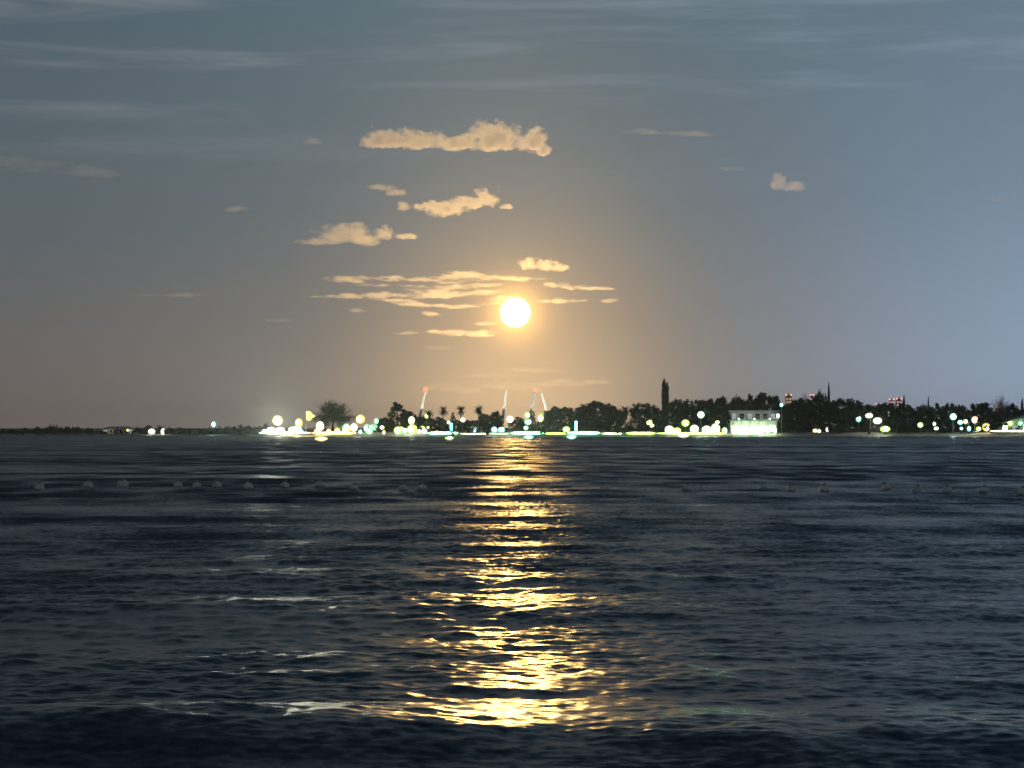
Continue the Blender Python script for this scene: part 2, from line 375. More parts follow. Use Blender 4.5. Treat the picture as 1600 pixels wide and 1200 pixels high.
CLOUDS = [
 ('large two-humped pale cloud, highest and widest above the moon', [(600, 222, 42, 27, 12), (655, 224, 48, 28, 11), (715, 228, 60, 18, 10), (775, 226, 62, 44, 12), (828, 226, 36, 30, 14), (850, 235, 14, 12, 10)], CL_H, 1, dict(soft=2.0, rough=0.65, freq=.75, thick=1.15)),
 ('ragged peach cloud with a raised right end below the two-humped cloud', [(690, 326, 48, 14, 12), (735, 318, 40, 15, 10), (762, 312, 26, 19, 12), (792, 324, 12, 5, 4), (660, 322, 20, 9, 8)], CL_D, 2, dict(rough=0.85, soft=1.8, thick=1.2)),
 ('short slanting wisp at upper left of ragged peach cloud', [(596, 294, 24, 8, 6), (618, 302, 18, 8, 6)], CL_M, 3, {}),
 ('small round puff between slanting wisp and ragged peach cloud', [(629, 323, 13, 10, 8)], CL_M, 4, {}),
 ('pink wedge-shaped cloud on left with a notch in its top', [(540, 370, 62, 24, 12), (500, 378, 48, 8, 7), (570, 374, 30, 16, 12)], CL_M, 5, dict(rough=0.55, soft=1.7, freq=.7, thick=1.2)),
 ('small triangular cloud touching right end of the pink wedge cloud', [(603, 366, 22, 14, 11), (632, 370, 24, 6, 5)], CL_D, 6, dict(rough=0.65)),
 ('small tufted yellow cloud just above and right of the moon', [(824, 412, 18, 12, 9), (852, 414, 20, 13, 9), (874, 419, 18, 7, 6)], CL_D, 8, dict(rough=0.8, freq=1.3)),
 ('longest thin golden cloud streak, topmost of the streaks left of the moon', [(560, 437, 70, 6, 5), (650, 437, 80, 6, 5), (740, 434, 70, 10, 8), (820, 436, 44, 5, 4)], CL_D, 9, dict(stretch=2.6, rough=1.3)),
 ('thin pale cloud streak second from top left of the moon', [(600, 446, 66, 3.6, 3), (690, 449, 60, 5, 4), (670, 453, 40, 5, 4)], CL_D, 10, dict(stretch=2.6, rough=1.2)),
 ('long golden cloud streak reaching toward the moon at mid height', [(530, 463, 62, 4, 3.6), (610, 462, 50, 6, 5), (690, 462, 70, 7, 5), (750, 459, 50, 7, 6), (778, 466, 28, 5, 6)], CL_D, 11, dict(stretch=2.6, rough=1.3)),
 ('lowest golden cloud streak running into the left edge of the moon', [(640, 477, 48, 5, 4), (720, 478, 62, 4.6, 4), (770, 475, 26, 6, 6)], CL_D, 12, dict(stretch=2.6, rough=1.25)),
 ('short bright cloud streak just left of and above the moon', [(742, 446, 40, 4, 3.4), (705, 443, 30, 3, 3)], CL_D, 34, dict(stretch=2.2, rough=1.0)),
 ('short ragged cloud streak at left start of the golden streaks', [(620, 469, 40, 4, 3.4), (585, 467, 24, 3, 3)], CL_D, 35, dict(stretch=2.2, rough=1.0)),
 ('golden cloud streak to upper right of the moon', [(885, 447, 40, 8, 7), (930, 450, 34, 3.6, 3)], CL_D, 13, dict(stretch=2.0, rough=1.2)),
 ('thin golden cloud streak immediately right of the moon', [(878, 471, 48, 5.5, 3.6), (855, 471, 24, 4, 3)], CL_D, 14, dict(stretch=2, rough=1.1)),
 ('tiny pale cloud dash far right of the moon', [(952, 470, 18, 4, 3)], CL_M, 15, dict(stretch=2)),
 ('tiny pale cloud dash alone left of and level with the moon', [(560, 486, 21, 4.5, 4)], CL_M, 16, dict(stretch=2)),
 ('tiny slanted cloud dash below the golden streaks left of the moon', [(671, 491, 16, 5, 4)], CL_D, 17, dict(stretch=1.5)),
 ('golden cloud streak just below the moon', [(705, 520, 36, 6, 5), (760, 521, 40, 6, 5)], CL_D, 18, dict(stretch=2.0, rough=1.2)),
 ('tiny cloud dash left of the streak below the moon', [(637, 520, 22, 3.4, 3)], CL_M, 19, dict(stretch=2)),
 ('tiny faint cloud dash tucked between golden streaks beside the moon', [(762, 506, 24, 3.4, 3)], CL_M, 20, dict(stretch=2)),
 ('faint small cloud under the moon with a pointed right end', [(686, 544, 24, 5, 4)], CL_T, 21, dict(stretch=2)),
 ('faint slanting veil of cloud midway between moon and shore', [(760, 588, 70, 8, 5), (830, 579, 60, 6, 4)], CL_T, 22, dict(stretch=3)),
 ('long low golden cloud bank just above the shore below the moon', [(800, 606, 70, 11, 6), (880, 601, 70, 9, 5), (930, 598, 34, 6, 4)], CL_T, 23, dict(stretch=2.6, rough=1.25, thick=1.2)),
 ('faint low cloud patch left of the masts near the shore', [(690, 606, 50, 9, 6), (740, 612, 40, 7, 5)], CL_T, 24, dict(stretch=2.5)),
 ('small white three-cornered cloud alone on the right side of the sky', [(1217, 285, 15, 17, 14), (1240, 292, 22, 12, 8)], CL_D, 25, dict(rough=0.5)),
 ('long grey cloud streak at the left edge of the sky', [(50, 262, 80, 14, 9), (140, 268, 70, 13, 11), (10, 252, 60, 12, 10)], CL_T, 26, dict(stretch=3, rough=0.9, thick=1.0)),
 ('short grey cloud dash on the left side of the sky', [(368, 326, 25, 6, 5)], CL_M, 27, dict(stretch=2)),
 ('faint grey cloud streak right of the two-humped cloud', [(1000, 206, 34, 8, 6), (1070, 209, 50, 7, 5)], CL_T, 28, dict(stretch=2.5)),
 ('small faint puff left of the two-humped cloud', [(490, 222, 18, 9, 7)], CL_T, 29, {}),
 ('small faint cloud at the right edge of the sky', [(1565, 309, 28, 8, 7)], CL_T, 30, dict(stretch=1.5)),
 ('long faint cloud dash low on the left side of the sky', [(275, 460, 64, 4.5, 4)], CL_T, 31, dict(stretch=3, thick=1.5)),
 ('short faint cloud dash left of the golden streaks', [(436, 501, 28, 4, 3.4)], CL_T, 32, dict(stretch=2, thick=1.5)),
 ('tiny faint cloud dash between small white cloud and grey streak', [(1144, 263, 20, 5, 4)], CL_T, 33, dict(stretch=2)),
]
for lb, bl, mt, sd, kw in CLOUDS: cloud(lb, bl, mt, sd * 13, **kw)

# ------------------------------------------------------------------ trees
BARK = pmat('bark', (0.06, 0.045, 0.032), 0.9, 0, 0.3, 3)
PBARK = pmat('palm_bark', (0.16, 0.14, 0.11), 0.9, 0, 0.25, 3)
LEAF = pmat('leaf_dark', (0.022, 0.040, 0.016), 0.7, 0, 0.5, 0.6)
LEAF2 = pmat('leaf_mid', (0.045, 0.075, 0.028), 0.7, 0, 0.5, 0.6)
LEAF3 = pmat('leaf_feathery', (0.06, 0.075, 0.05), 0.75, 0, 0.4, 0.6)
def leaf_cloud(rs, clumps, per, lsz, elong=1.6):
    """clumps: (center, radius); many small leaf faces spread in each clump"""
    V = []; Fc = []
    for c, r in clumps:
        for _ in range(per):
            u = Vector((rs.gauss(0, 1), rs.gauss(0, 1), rs.gauss(0, 1))); u.normalize()
            p = Vector(c) + u * r * (rs.random() ** 0.45)
            a = Vector((rs.gauss(0, 1), rs.gauss(0, 1), rs.gauss(0, .7))).normalized(); b = a.orthogonal().normalized()
            b = (Matrix.Rotation(rs.random() * 6.28, 3, a) @ b)
            s = lsz * rs.uniform(0.6, 1.3); i = len(V)
            V += [p - a * s * elong * .5, p + b * s * .5, p + a * s * elong * .5, p - b * s * .5]; Fc.append((i, i + 1, i + 2, i + 3))
    return V, Fc
def limb_tree(rs, h, spread, n):
    m = MB(); m.tube([(0, 0, -0.05), (rs.uniform(-.02, .02), 0, .2 * h), (rs.uniform(-.04, .04), rs.uniform(-.03, .03), .5 * h), (rs.uniform(-.05, .05), 0, .8 * h)], [.032, .026, .018, .006], 7)
    tips = []
    for i in range(n):
        a = 6.283 * i / n + rs.uniform(-.4, .4); z0 = h * rs.uniform(.25, .5); L = spread * rs.uniform(.5, .9); z1 = z0 + h * rs.uniform(.12, .35)
        m.tube([(0, 0, z0), (math.cos(a) * L * .5, math.sin(a) * L * .5, z0 + (z1 - z0) * .4), (math.cos(a) * L, math.sin(a) * L, z1)], [.014, .009, .003], 5)
        tips.append((math.cos(a) * L, math.sin(a) * L, z1))
    return m, tips
PROTO = {}
def proto_broad(k):
    rs = random.Random(100 + k); m, tips = limb_tree(rs, 1.0, .42, 8)
    cl = [(t, rs.uniform(.09, .15)) for t in tips]
    for i in range(60):
        th = rs.random() * 6.283; z = rs.uniform(-1, 1); q = math.sqrt(1 - z * z); rr = rs.uniform(.65, 1.0)
        c = (math.cos(th) * q * .43 * rr, math.sin(th) * q * .43 * rr, .56 + z * (.40 if z > 0 else .46) * rr)
        cl.append((c, rs.uniform(.06, .125)))
    V, Fc = leaf_cloud(rs, cl, 52, .046)
    return m.mesh('trunk', True), mesh_from('crown', V, Fc)
def proto_cone(k):
    rs = random.Random(200 + k); m, tips = limb_tree(rs, 1.0, .3, 7); cl = []
    for i in range(44):
        z = rs.random() ** 1.3; r = .40 * (1 - z) ** .8 + .04; a = rs.random() * 6.283; q = r * rs.random() ** .4
        cl.append(((math.cos(a) * q, math.sin(a) * q, .14 + .80 * z), rs.uniform(.06, .11) * (1.1 - .5 * z)))
    V, Fc = leaf_cloud(rs, cl, 46, .042); return m.mesh('trunk', True), mesh_from('crown', V, Fc)
def proto_feather(k):
    rs = random.Random(300 + k); m, tips = limb_tree(rs, 1.0, .42, 9); V = []; Fc = []
    for i in range(90):
        a = rs.random() * 6.283; el = rs.uniform(-.75, 1.45); L = rs.uniform(.30, .54)
        dirn = Vector((math.cos(a) * math.cos(el) * 1.05, math.sin(a) * math.cos(el) * 1.05, math.sin(el) * 1.0)); p0 = Vector((0, 0, .45))
        for s in range(60):
            f = rs.random() ** .7; p = p0 + dirn * L * f + Vector((rs.gauss(0, .05), rs.gauss(0, .05), rs.gauss(0, .04)))
            ax = (dirn + Vector((rs.gauss(0, .5), rs.gauss(0, .5), rs.gauss(0, .4)))).normalized(); b = ax.orthogonal().normalized() * .007; l = rs.uniform(.05, .10); q = len(V)
            V += [p - b, p + b, p + ax * l]; Fc.append((q, q + 1, q + 2))
    return m.mesh('trunk', True), mesh_from('crown', V, Fc)
def proto_column(k):
    rs = random.Random(400 + k); m = MB().tube([(0, 0, -.03), (0, 0, .5), (0, 0, .99)], [.02, .013, .003], 6); V = []; Fc = []
    nt = 26
    for i in range(nt):
        z = .10 + .88 * i / nt; r = (.5 if k == 0 else .62 * (1 - .75 * i / nt)) * rs.uniform(.75, 1.1)
        if i > nt - 4: r *= (nt - i) / 4.5
        for b in range(9):
            a = 6.283 * (b + rs.random() * .6) / 9
            for s in range(14):
                f = rs.random() ** .6; p = Vector((math.cos(a) * r * f, math.sin(a) * r * f, z + .05 * f * f + rs.gauss(0, .008)))
                ax = Vector((math.cos(a) + rs.gauss(0, .5), math.sin(a) + rs.gauss(0, .5), rs.gauss(.35, .3))).normalized(); sd = ax.orthogonal().normalized()
                l = rs.uniform(.09, .16); wv = .012; q = len(V)
                V += [p, p + Vector((ax.x * l, ax.y * l, ax.z * .03)) * .5 + Vector((sd.x * .1, sd.y * .1, wv)), p + Vector((ax.x * l, ax.y * l, ax.z * .05)), p - Vector((sd.x * .1, sd.y * .1, wv))]; Fc.append((q, q + 1, q + 2, q + 3))
    return m.mesh('trunk', True), mesh_from('crown', V, Fc)
def proto_palm(k):
    rs = random.Random(500 + k); lean = rs.uniform(-.05, .05)
    pts = [(lean * (z * z), 0, z * .80 - .02) for z in (0, .25, .5, .75, 1.0)]
    m = MB().tube(pts, [.022, .016, .014, .013, .014], 8); top = Vector(pts[-1]); V = []; Fc = []
    for i in range(44):
        a = 6.283 * i / 44 * 2.4 + rs.uniform(-.2, .2); el = rs.uniform(-1.2, 1.4); L = rs.uniform(.20, .28); hd = Vector((math.cos(a), math.sin(a), 0)); prev = top.copy(); sidev = Vector((-hd.y, hd.x, 0))
        for s in range(1, 9):
            f = s / 8; droop = el - 1.1 * f * f; p = prev + (hd * math.cos(droop) + Vector((0, 0, math.sin(droop)))) * L / 8
            ln = .055 * math.sin(math.pi * min(.97, f * .9 + .12))
            for sg in (-1, 1):
                for e in (0, .5):
                    o = prev.lerp(p, e); q = len(V); tip = o + sidev * sg * ln + hd * .02 + Vector((0, 0, -ln * rs.uniform(.2, .7)))
                    V += [o, o + (p - prev) * .45, tip]; Fc.append((q, q + 1, q + 2))
            q = len(V); V += [prev - sidev * .003, prev + sidev * .003, p + sidev * .002, p - sidev * .002]; Fc.append((q, q + 1, q + 2, q + 3))
            prev = p
    return m.mesh('trunk', True), mesh_from('crown', V, Fc)
def proto_shrub(k):
    rs = random.Random(600 + k); m = MB()
    for i in range(6):
        a = i * 1.05; m.tube([(0, 0, -.03), (math.cos(a) * .1, math.sin(a) * .1, .3), (math.cos(a) * .25, math.sin(a) * .25, .6)], [.02, .014, .004], 5)
    cl = []
    for i in range(38):
        a = rs.random() * 6.283; q = .46 * rs.random() ** .5; cl.append(((math.cos(a) * q, math.sin(a) * q, .08 + rs.random() * .84 * math.sqrt(max(.05, 1 - (q / .5) ** 2))), rs.uniform(.09, .14)))
    V, Fc = leaf_cloud(rs, cl, 40, .055); return m.mesh('stem', True), mesh_from('foliage', V, Fc)
for k in range(6): PROTO['b', k] = proto_broad(k)
for k in range(3): PROTO['k', k] = proto_cone(k); PROTO['p', k] = proto_palm(k); PROTO['s', k] = proto_shrub(k)
for k in range(2): PROTO['f', k] = proto_feather(k); PROTO['n', k] = proto_column(k)
NV = dict(b=6, k=3, p=3, s=3, f=2, n=2)
def copy_of(me, suffix, mat):
    key = (me.name, suffix)
    if key not in MATS:
        c = me.copy(); c.materials.clear(); c.materials.append(mat); MATS[key] = c
    return MATS[key]
def ground_z(px, D): return land_h(px) * float(np.interp(D - shore_D(px), [0, 1.5, 4, 8, 11, 30, 120, 600], [0, .22, .55, .93, 1.0, 1.15, 1.3, 1.4]))
cnt = {}
def tree(kind, px, top, wpx, D, label, group=None, tint=None, variant=None):
    rs = random.Random(int(px * 7 + top)); k = cnt.get(kind, 0); cnt[kind] = k + 1; k = variant if variant is not None else k % NV[kind]
    D = max(D, shore_D(px) + 6); z0 = ground_z(px, D); h = CAMH + (HZ - top) / F * D - z0; wd = wpx / F * D
    nm = dict(b='broadleaf_tree', k='conical_tree', p='palm_tree', s='shrub', f='feathery_tree', n='columnar_conifer')[kind]
    sx = wd / dict(b=0.78, k=.80, p=.42, s=1.15, f=1.0, n=1.15 if k == 0 else 1.3)[kind]
    zs = h / dict(b=1.02, k=1.0, p=1.0, s=1.05, f=1.0, n=1.02)[kind]
    if kind == 'p':
        sx = max(sx, zs * .62)
    root = thing(nm, label, 'shrub' if kind == 's' else 'tree', (xz(px, D), D, z0), group, rs.random() * 6.28, (sx, sx, zs))
    tm, cm = PROTO[kind, k]; mt = tint or {'p': LEAF, 'f': LEAF3}.get(kind, LEAF)
    link('stem' if kind == 's' else 'trunk', copy_of(tm, 'bark', PBARK if kind == 'p' else BARK), None, root)
    link('foliage' if kind == 's' else 'crown', copy_of(cm, mt.name, mt), None, root)
    return root
GT = 'trees along the far shore'
TREES = [
 ('f', 520, 626, 66, 612, 'feathery grey-green tree standing alone among bright lamps on the left', None),
 ('k', 620, 626, 46, 606, 'tall dark cone-shaped tree left of the red-tipped leaning mast', None),
 ('b', 637, 640, 24, 612, 'small dark tree against the right side of tall cone-shaped tree', None),
 ('b', 601, 652, 26, 610, 'low dark tree at the left foot of tall cone-shaped tree', None),
 ('b', 662, 650, 38, 610, 'dark bushy tree at the foot of the left red-tipped mast', None),
 ('p', 671, 637, 18, 604, 'short palm just right of the left red-tipped mast', None),
 ('p', 692, 632, 18, 606, 'tall palm, second of the four palms left of the moon reflection', None),
 ('b', 686, 651, 28, 615, 'dark rounded tree beneath the second palm', None),
 ('k', 708, 643, 17, 609, 'narrow dark cone tree between second and third palms', None),
 ('p', 720, 631, 17, 604, 'tall palm, third of the four palms left of the moon reflection', None),
 ('p', 747, 629, 17, 604, 'tallest palm, nearest to the thin mast beneath the moon', None),
 ('b', 722, 654, 30, 618, 'dark rounded tree beneath the third palm', None),
 ('b', 741, 655, 26, 612, 'low dark tree left of the tallest palm trunk', None),
 ('b', 757, 645, 19, 614, 'small dim tree just right of the tallest palm', None),
 ('b', 775, 642, 21, 612, 'small dim tree left of the thin mast beneath the moon', None),
 ('b', 766, 654, 36, 624, 'low wide dim tree left of big white lamp beneath the moon', None),
 ('k', 833, 642, 15, 606, 'small dark pointed tree between the pair of leaning masts', None),
 ('b', 810, 651, 30, 624, 'dim low tree right of big white lamp beneath the moon', None),
 ('b', 850, 656, 28, 618, 'low dark tree under the right-hand leaning mast', None),
 ('b', 876, 632, 48, 608, 'dark peaked tree right of the leaning masts', None),
 ('b', 904, 641, 32, 614, 'small dark tree filling gap left of the big domed tree', None),
 ('b', 934, 627, 70, 606, 'big domed black tree above the bright beach strip', None),
 ('b', 963, 637, 30, 612, 'dark tree at right shoulder of the big domed tree', None),
 ('p', 976, 632, 22, 603, 'palm with pale trunk just right of big domed tree', None),
 ('p', 995, 626, 22, 603, 'palm with pale trunk left of the tall dark column tree', None),
 ('b', 1012, 630, 54, 610, 'wide dark tree at left foot of the tall dark column tree', None),
 ('n', 1037.5, 592, 8.5, 613, 'tallest dark column-shaped conifer rising high above the tree line', None),
 ('n', 1042.5, 596, 6, 615, 'slimmer column conifer close against the right of tallest one', None),
 ('b', 1058, 621, 30, 610, 'dark tree just right of the tallest column conifer', None),
 ('b', 1082, 620, 34, 612, 'dark rounded tree above the large green-white lamp', None),
 ('b', 1104, 621, 30, 616, 'dark rounded tree right of and behind large green-white lamp', None),
 ('b', 1128, 619, 30, 622, 'dark tree behind the left end of white house roof', None),
 ('b', 1150, 618, 28, 624, 'dark tree behind white house, second along its roof from left', None),
 ('b', 1172, 615, 30, 626, 'dark tree behind the middle of the white house roof', None),
 ('b', 1195, 611, 46, 626, 'highest domed tree behind the right end of white house', None),
 ('b', 1126, 634, 30, 600, 'dark tree hanging over the left corner of white house', None),
 ('b', 1228, 631, 26, 608, 'lamp-lit green tree beside the right end of white house', None, LEAF2),
 ('b', 1248, 622, 36, 612, 'dark tree below the orange-lit distant tower top', None),
 ('f', 1257, 611, 15, 614, 'spiky tree top sticking up right of orange-lit tower', None, LEAF),
 ('b', 1282, 610, 22, 613, 'small round-topped tree just left of the little pointed conifer', None),
 ('n', 1295, 599, 7, 612, 'little pointed conifer above the wide black tree mass', None, None, 1),
 ('b', 1272, 620, 56, 607, 'wide black tree under the little pointed conifer', None),
 ('b', 1318, 620, 62, 608, 'widest black tree, right of the little pointed conifer', None),
 ('b', 1350, 628, 42, 610, 'black tree sloping down left of the first pink-lit tower', None),
 ('b', 1386, 627, 38, 608, 'dark tree below the pink-lit pair of distant towers', None),
 ('b', 1413, 630, 36, 610, 'dark tree right of the pink-lit pair of distant towers', None),
 ('n', 1412.5, 619, 8, 613, 'short conifer tip touching the pink-lit tower on its right', None, None, 1),
 ('b', 1442, 632, 36, 609, 'dark tree below the thin isolated conifer tip', None),
 ('n', 1450.5, 620, 5, 614, 'thin isolated conifer tip on right part of the tree line', None, None, 1),
 ('b', 1464, 629, 28, 611, 'dark tree right of the thin isolated conifer tip', None),
 ('b', 1484, 627, 22, 609, 'dark tree directly above the big bluish-white lamp', None),
 ('b', 1502, 629, 24, 608, 'dark round tree between the two big lamps at right', None),
 ('b', 1531, 627, 36, 608, 'dark spreading tree above the orange-fringed lamp at right', None),
 ('f', 1563, 616, 32, 608, 'pale feathery tree rising above the line near the right edge', None),
 ('b', 1581, 630, 24, 611, 'small dark tree right of the pale feathery tree', None),
 ('n', 1597, 623, 8, 614, 'thin conifer tip at the right edge of photo', None, None, 1),
 ('b', 1549, 645, 42, 602, 'low dark tree left of the lit house at right edge', None),
 ('b', 1618, 630, 44, 612, 'dark tree cut by the right edge of photo', None),
 ('s', 366, 668, 32, 650, 'dim bush just right of lone lamp on the left spit', None),
 ('s', 392, 664, 34, 648, 'dim bush midway between lone lamp and largest floodlight', None),
 ('s', 414, 660, 26, 632, 'dim tall bush left of the largest floodlight', None),
 ('s', 866, 663, 24, 595, 'lamp-lit green shrub on beach left of cyan post light', None, LEAF2),
 ('s', 886, 667, 18, 594, 'smaller lamp-lit shrub next to the cyan post light', None, LEAF2),
 ('s', 848, 666, 16, 596, 'lamp-lit shrub right of the tall post lamp on bright beach', None, LEAF2),
 ('s', 1238, 652, 58, 600, 'large black clipped hedge bush right of white house', None),
 ('s', 1262, 658, 34, 600, 'black bush at right end of the clipped hedge', None),
 ('s', 1312, 660, 52, 600, 'dim wide bush under the widest black tree', None),
 ('s', 1346, 666, 34, 606, 'dim low bush below the white oval lamp', None, LEAF2),
 ('s', 1404, 650, 46, 606, 'grey-green shrub under the pink-lit pair of towers', None, LEAF2),
 ('s', 1430, 654, 34, 608, 'shrub lit yellow-green by a lamp on its right', None, LEAF2),
 ('s', 1040, 660, 36, 602, 'dark bush under the tallest column conifer', None),
 ('s', 1070, 656, 34, 600, 'lamp-lit green bush left of the large green-white lamp', None, LEAF2),
 ('s', 1470, 662, 36, 606, 'dark bush left of big bluish-white lamp', None),
]
for tr_ in TREES:
    kind, px, top, wd, D, lb, gp = tr_[:7]
    tree(kind, px, top, wd, D, lb, GT if kind != 's' else 'shrubs along the far shore', tr_[7] if len(tr_) > 7 else None, tr_[8] if len(tr_) > 8 else (0 if kind == 'n' else None))
# low scrub of the left spit: one mass, nobody could count it
def scrub(px0, px1, hmin, hmax, seed, name, nn):
    rs = random.Random(seed); cl = []
    for i in range(nn):
        px = rs.uniform(px0, px1); D = shore_D(px) + rs.uniform(2, 26) + (hmax > 3) * 10; h = rs.uniform(hmin, hmax) * (0.6 + 0.6 * abs(math.sin(px * .021 + seed)))
        z = ground_z(px, D)
        for q in range(3): cl.append(((xz(px, D) + rs.uniform(-.6, .6), D + rs.uniform(-.5, .5), z + h * rs.uniform(.3, .85)), h * rs.uniform(.3, .5)))
    V, Fc = leaf_cloud(rs, cl, 22, .32); o = link(name, mesh_from(name, V, Fc), LEAF); o['kind'] = 'stuff'; return o
o = scrub(-420, 420, .7, 1.9, 3, 'shore_scrub', 420); tag(o, 'low dark scrub covering the spit on the left shore', 'scrub')
o = scrub(850, 2000, 1.6, 5.0, 8, 'shore_undergrowth', 420); tag(o, 'dark undergrowth beneath the trees on the right shore', 'undergrowth')
o = scrub(580, 1000, .8, 1.6, 12, 'shore_thicket', 60)
tag(o, 'low dark plants behind the bright beach strip', 'plants')

# ------------------------------------------------------------------ lamps
METAL = pmat('painted_metal', (0.30, 0.30, 0.29), 0.5, 0.0, 0.15, 6)
DARKM = pmat('dark_metal', (0.07, 0.07, 0.075), 0.5, 0.3, 0.15, 6)
WHITEP = pmat('white_paint', (0.75, 0.75, 0.72), 0.6, 0, 0.08, 3)
COLS = dict(W=(.95, 1, .74), G=(.30, 1, .48), Y=(1, .84, .22), C=(.28, 1, .85), O=(1, .50, .18), K=(1, .42, .38), B=(.22, .75, 1), L=(.66, 1, .20))
LM = {}
def lampmat(c, s):
    if (c, s) not in LM: LM[c, s] = emat('lamp_light_%s_%d' % (c, int(s)), COLS[c], s)
    return LM[c, s]
def BULB(s):
    if ('bulb', s) not in LM: LM['bulb', s] = emat('hot_bulb_%d' % int(s), (1, 1, .86), s)
    return LM['bulb', s]
bm = bmesh.new(); bmesh.ops.create_icosphere(bm, subdivisions=2, radius=1.0)
GLOBE = bpy.data.meshes.new('globe'); bm.to_mesh(GLOBE); bm.free(); GLOBE.polygons.foreach_set('use_smooth', [True] * len(GLOBE.polygons))
def globe(parent, r, z, c, s, x=0, y=0, name='globe', sq=(1, 1, 1)):
    q = random.Random(int(r * 1e5)); k = 1.32; ax = q.uniform(.84, 1.18)
    g_ = link(name, copy_of(GLOBE, 'halo%s' % c, lampmat(c, 1.3)), None, parent, (x, y, z), None, (r * k * sq[0] * ax, r * k * sq[1], r * k * sq[2] / ax))  # oversized tinted globe glows to stand for the lamp's coloured halo
    link('bulb', copy_of(GLOBE, 'bulb%d' % s, BULB(s)), None, g_, (q.uniform(-.12, .12), -.12, q.uniform(-.12, .12)), None, (.74, 1.0, .74))
    return g_
def bay_beam(root, x, y, z, c, power, size=120, tgt=None):
    ld = bpy.data.lights.new('bay_beam', 'SPOT'); ld.energy = power; ld.color = COLS[c]; ld.spot_size = R(size); ld.spot_blend = .6; ld.shadow_soft_size = .3
    lo = bpy.data.objects.new('beam', ld); col.objects.link(lo); lo.parent = root; lo.location = (x, y, z); lo.rotation_euler = (R(88), 0, R(180))
    if tgt: lo.rotation_euler = (Vector(tgt) - root.location - lo.location).to_track_quat('-Z', 'Y').to_euler()
def post_lamp(px, py, rpx, c, s, label, D=600, sq=(1, 1, 1)):
    D = max(D, shore_D(px) + 3); z0 = ground_z(px, D); p = at(px, py, D); r = rpx * 1.0 / F * D; h = p.z - z0; beam = 700 * s if s >= 14 else 0; s = s * 2
    root = thing('lamp_post', label, 'lamp', (p.x, D, z0), 'lamps along the far shore')
    pr = max(.05, min(.11, h * .02))
    MB().lathe([(pr * 2.2, -.05), (pr * 2.2, .18), (pr * 1.3, .3)], 10).build('base', METAL, root)
    MB().tube([(0, 0, .2), (0, 0, h * .6), (0, 0, h - r * .9)], [pr, pr * .8, pr * .6], 8).build('post', METAL, root, None, True)
    MB().lathe([(r * .5, h - r * 1.05), (r * .62, h - r * .86), (r * .45, h - r * .74)], 10).build('collar', DARKM, root)
    globe(root, r, h, c, s, sq=sq); bay_beam(root, 0, -r * 1.3 - .1, h, c, beam) if beam else None
    MB().lathe([(r * .4, h + r * .86 * sq[2]), (r * .3, h + r * 1.05 * sq[2]), (.02, h + r * 1.18 * sq[2])], 8).build('cap', DARKM, root)
    return root
def flood_mast(px, py, wpx, c, s, label, D=600, nx=3, nz=2, aim=(), bay=6000):
    """a tall mast with a rack of floodlights turned to the water"""
    D = max(D, shore_D(px) + 5); z0 = ground_z(px, D); p = at(px, py, D); w_ = wpx / F * D; h = p.z - z0
    root = thing('floodlight_mast', label, 'floodlight', (p.x, D, z0), 'floodlight masts on the far shore')
    MB().tube([(0, 0, -.1), (0, 0, h + w_ * .3)], [.16, .10], 10).build('mast', METAL, root, None, True)
    fr = MB(); cell = w_ / nx
    for j in (-.27, 0, .27): fr.box(-w_ / 2, w_ / 2, -.16, -.10, h + j * w_ - .05, h + j * w_ + .05)
    fr.build('rack', METAL, root)
    MB().lathe([(w_ * .40, 0), (w_ * .60, .12), (w_ * .57, .2)], 20).build('fringe_disc', lampmat(c, 1.3), root, (0, -.22, h)).rotation_euler = (R(90), 0, 0)  # glowing tinted disc that imitates the coloured fringe around the floodlights
    spots = [(0, 0)] + [(math.cos(k * math.pi / 3) * .9, math.sin(k * math.pi / 3) * .9) for k in range(6)]; cell = w_ / 2.9
    for i, j in spots:
        for _ in (0,):
            x = i * cell; z = h + j * cell
            b = MB().lathe([(cell * .22, 0), (cell * .46, .35), (cell * .48, .40)], 12).build('floodlight', DARKM, root, (x, -.14, z)); b.rotation_euler = (R(98), 0, 0)
            link('lens', copy_of(GLOBE, 'bulb%d' % s, BULB(s)), None, b, (0, 0, .38), None, (cell * .45, cell * .45, cell * .22))
    bay_beam(root, 0, -1.6, h, 'W' if bay > 2e5 else c, bay, 10 if bay > 2e5 else 70, (-3, 25, .5) if bay > 2e5 else None)
    for (apx, e_) in aim:
        ld = bpy.data.lights.new('mast_beam', 'SPOT'); ld.energy = e_; ld.color = COLS[c]; ld.spot_size = R(58); ld.spot_blend = .8; ld.shadow_soft_size = .6
        lo = bpy.data.objects.new('beam', ld); col.objects.link(lo); lo.parent = root; lo.location = (0, -.9, h)
        tgt = Vector((xz(apx, shore_D(apx) + 4) - p.x, shore_D(apx) + 4 - D, .5 - z0)); lo.rotation_euler = (tgt - lo.location).to_track_quat('-Z', 'Y').to_euler()
    return root
def low_light(px, py, rpx, c, s, label, D=None, sq=(1, 1, 1), name='lantern'):
    D = D or shore_D(px) + 5; p = at(px, py, D); z0 = ground_z(px, D); r = rpx * 1.0 / F * D; h = max(p.z - z0, r * 1.1); s = s * 1.5
    root = thing(name, label, 'light', (p.x, D, z0), 'low lights along the far shore')
    MB().lathe([(r * .5 + .05, -.1), (r * .5 + .05, max(.05, h - r * .9))], 10).build('base', DARKM, root)
    globe(root, r, h, c, s, name='lens', sq=sq)
    MB().lathe([(r * .5, h + r * .80 * sq[2]), (r * .1, h + r * 1.08 * sq[2])], 10).build('cap', DARKM, root)
    return root
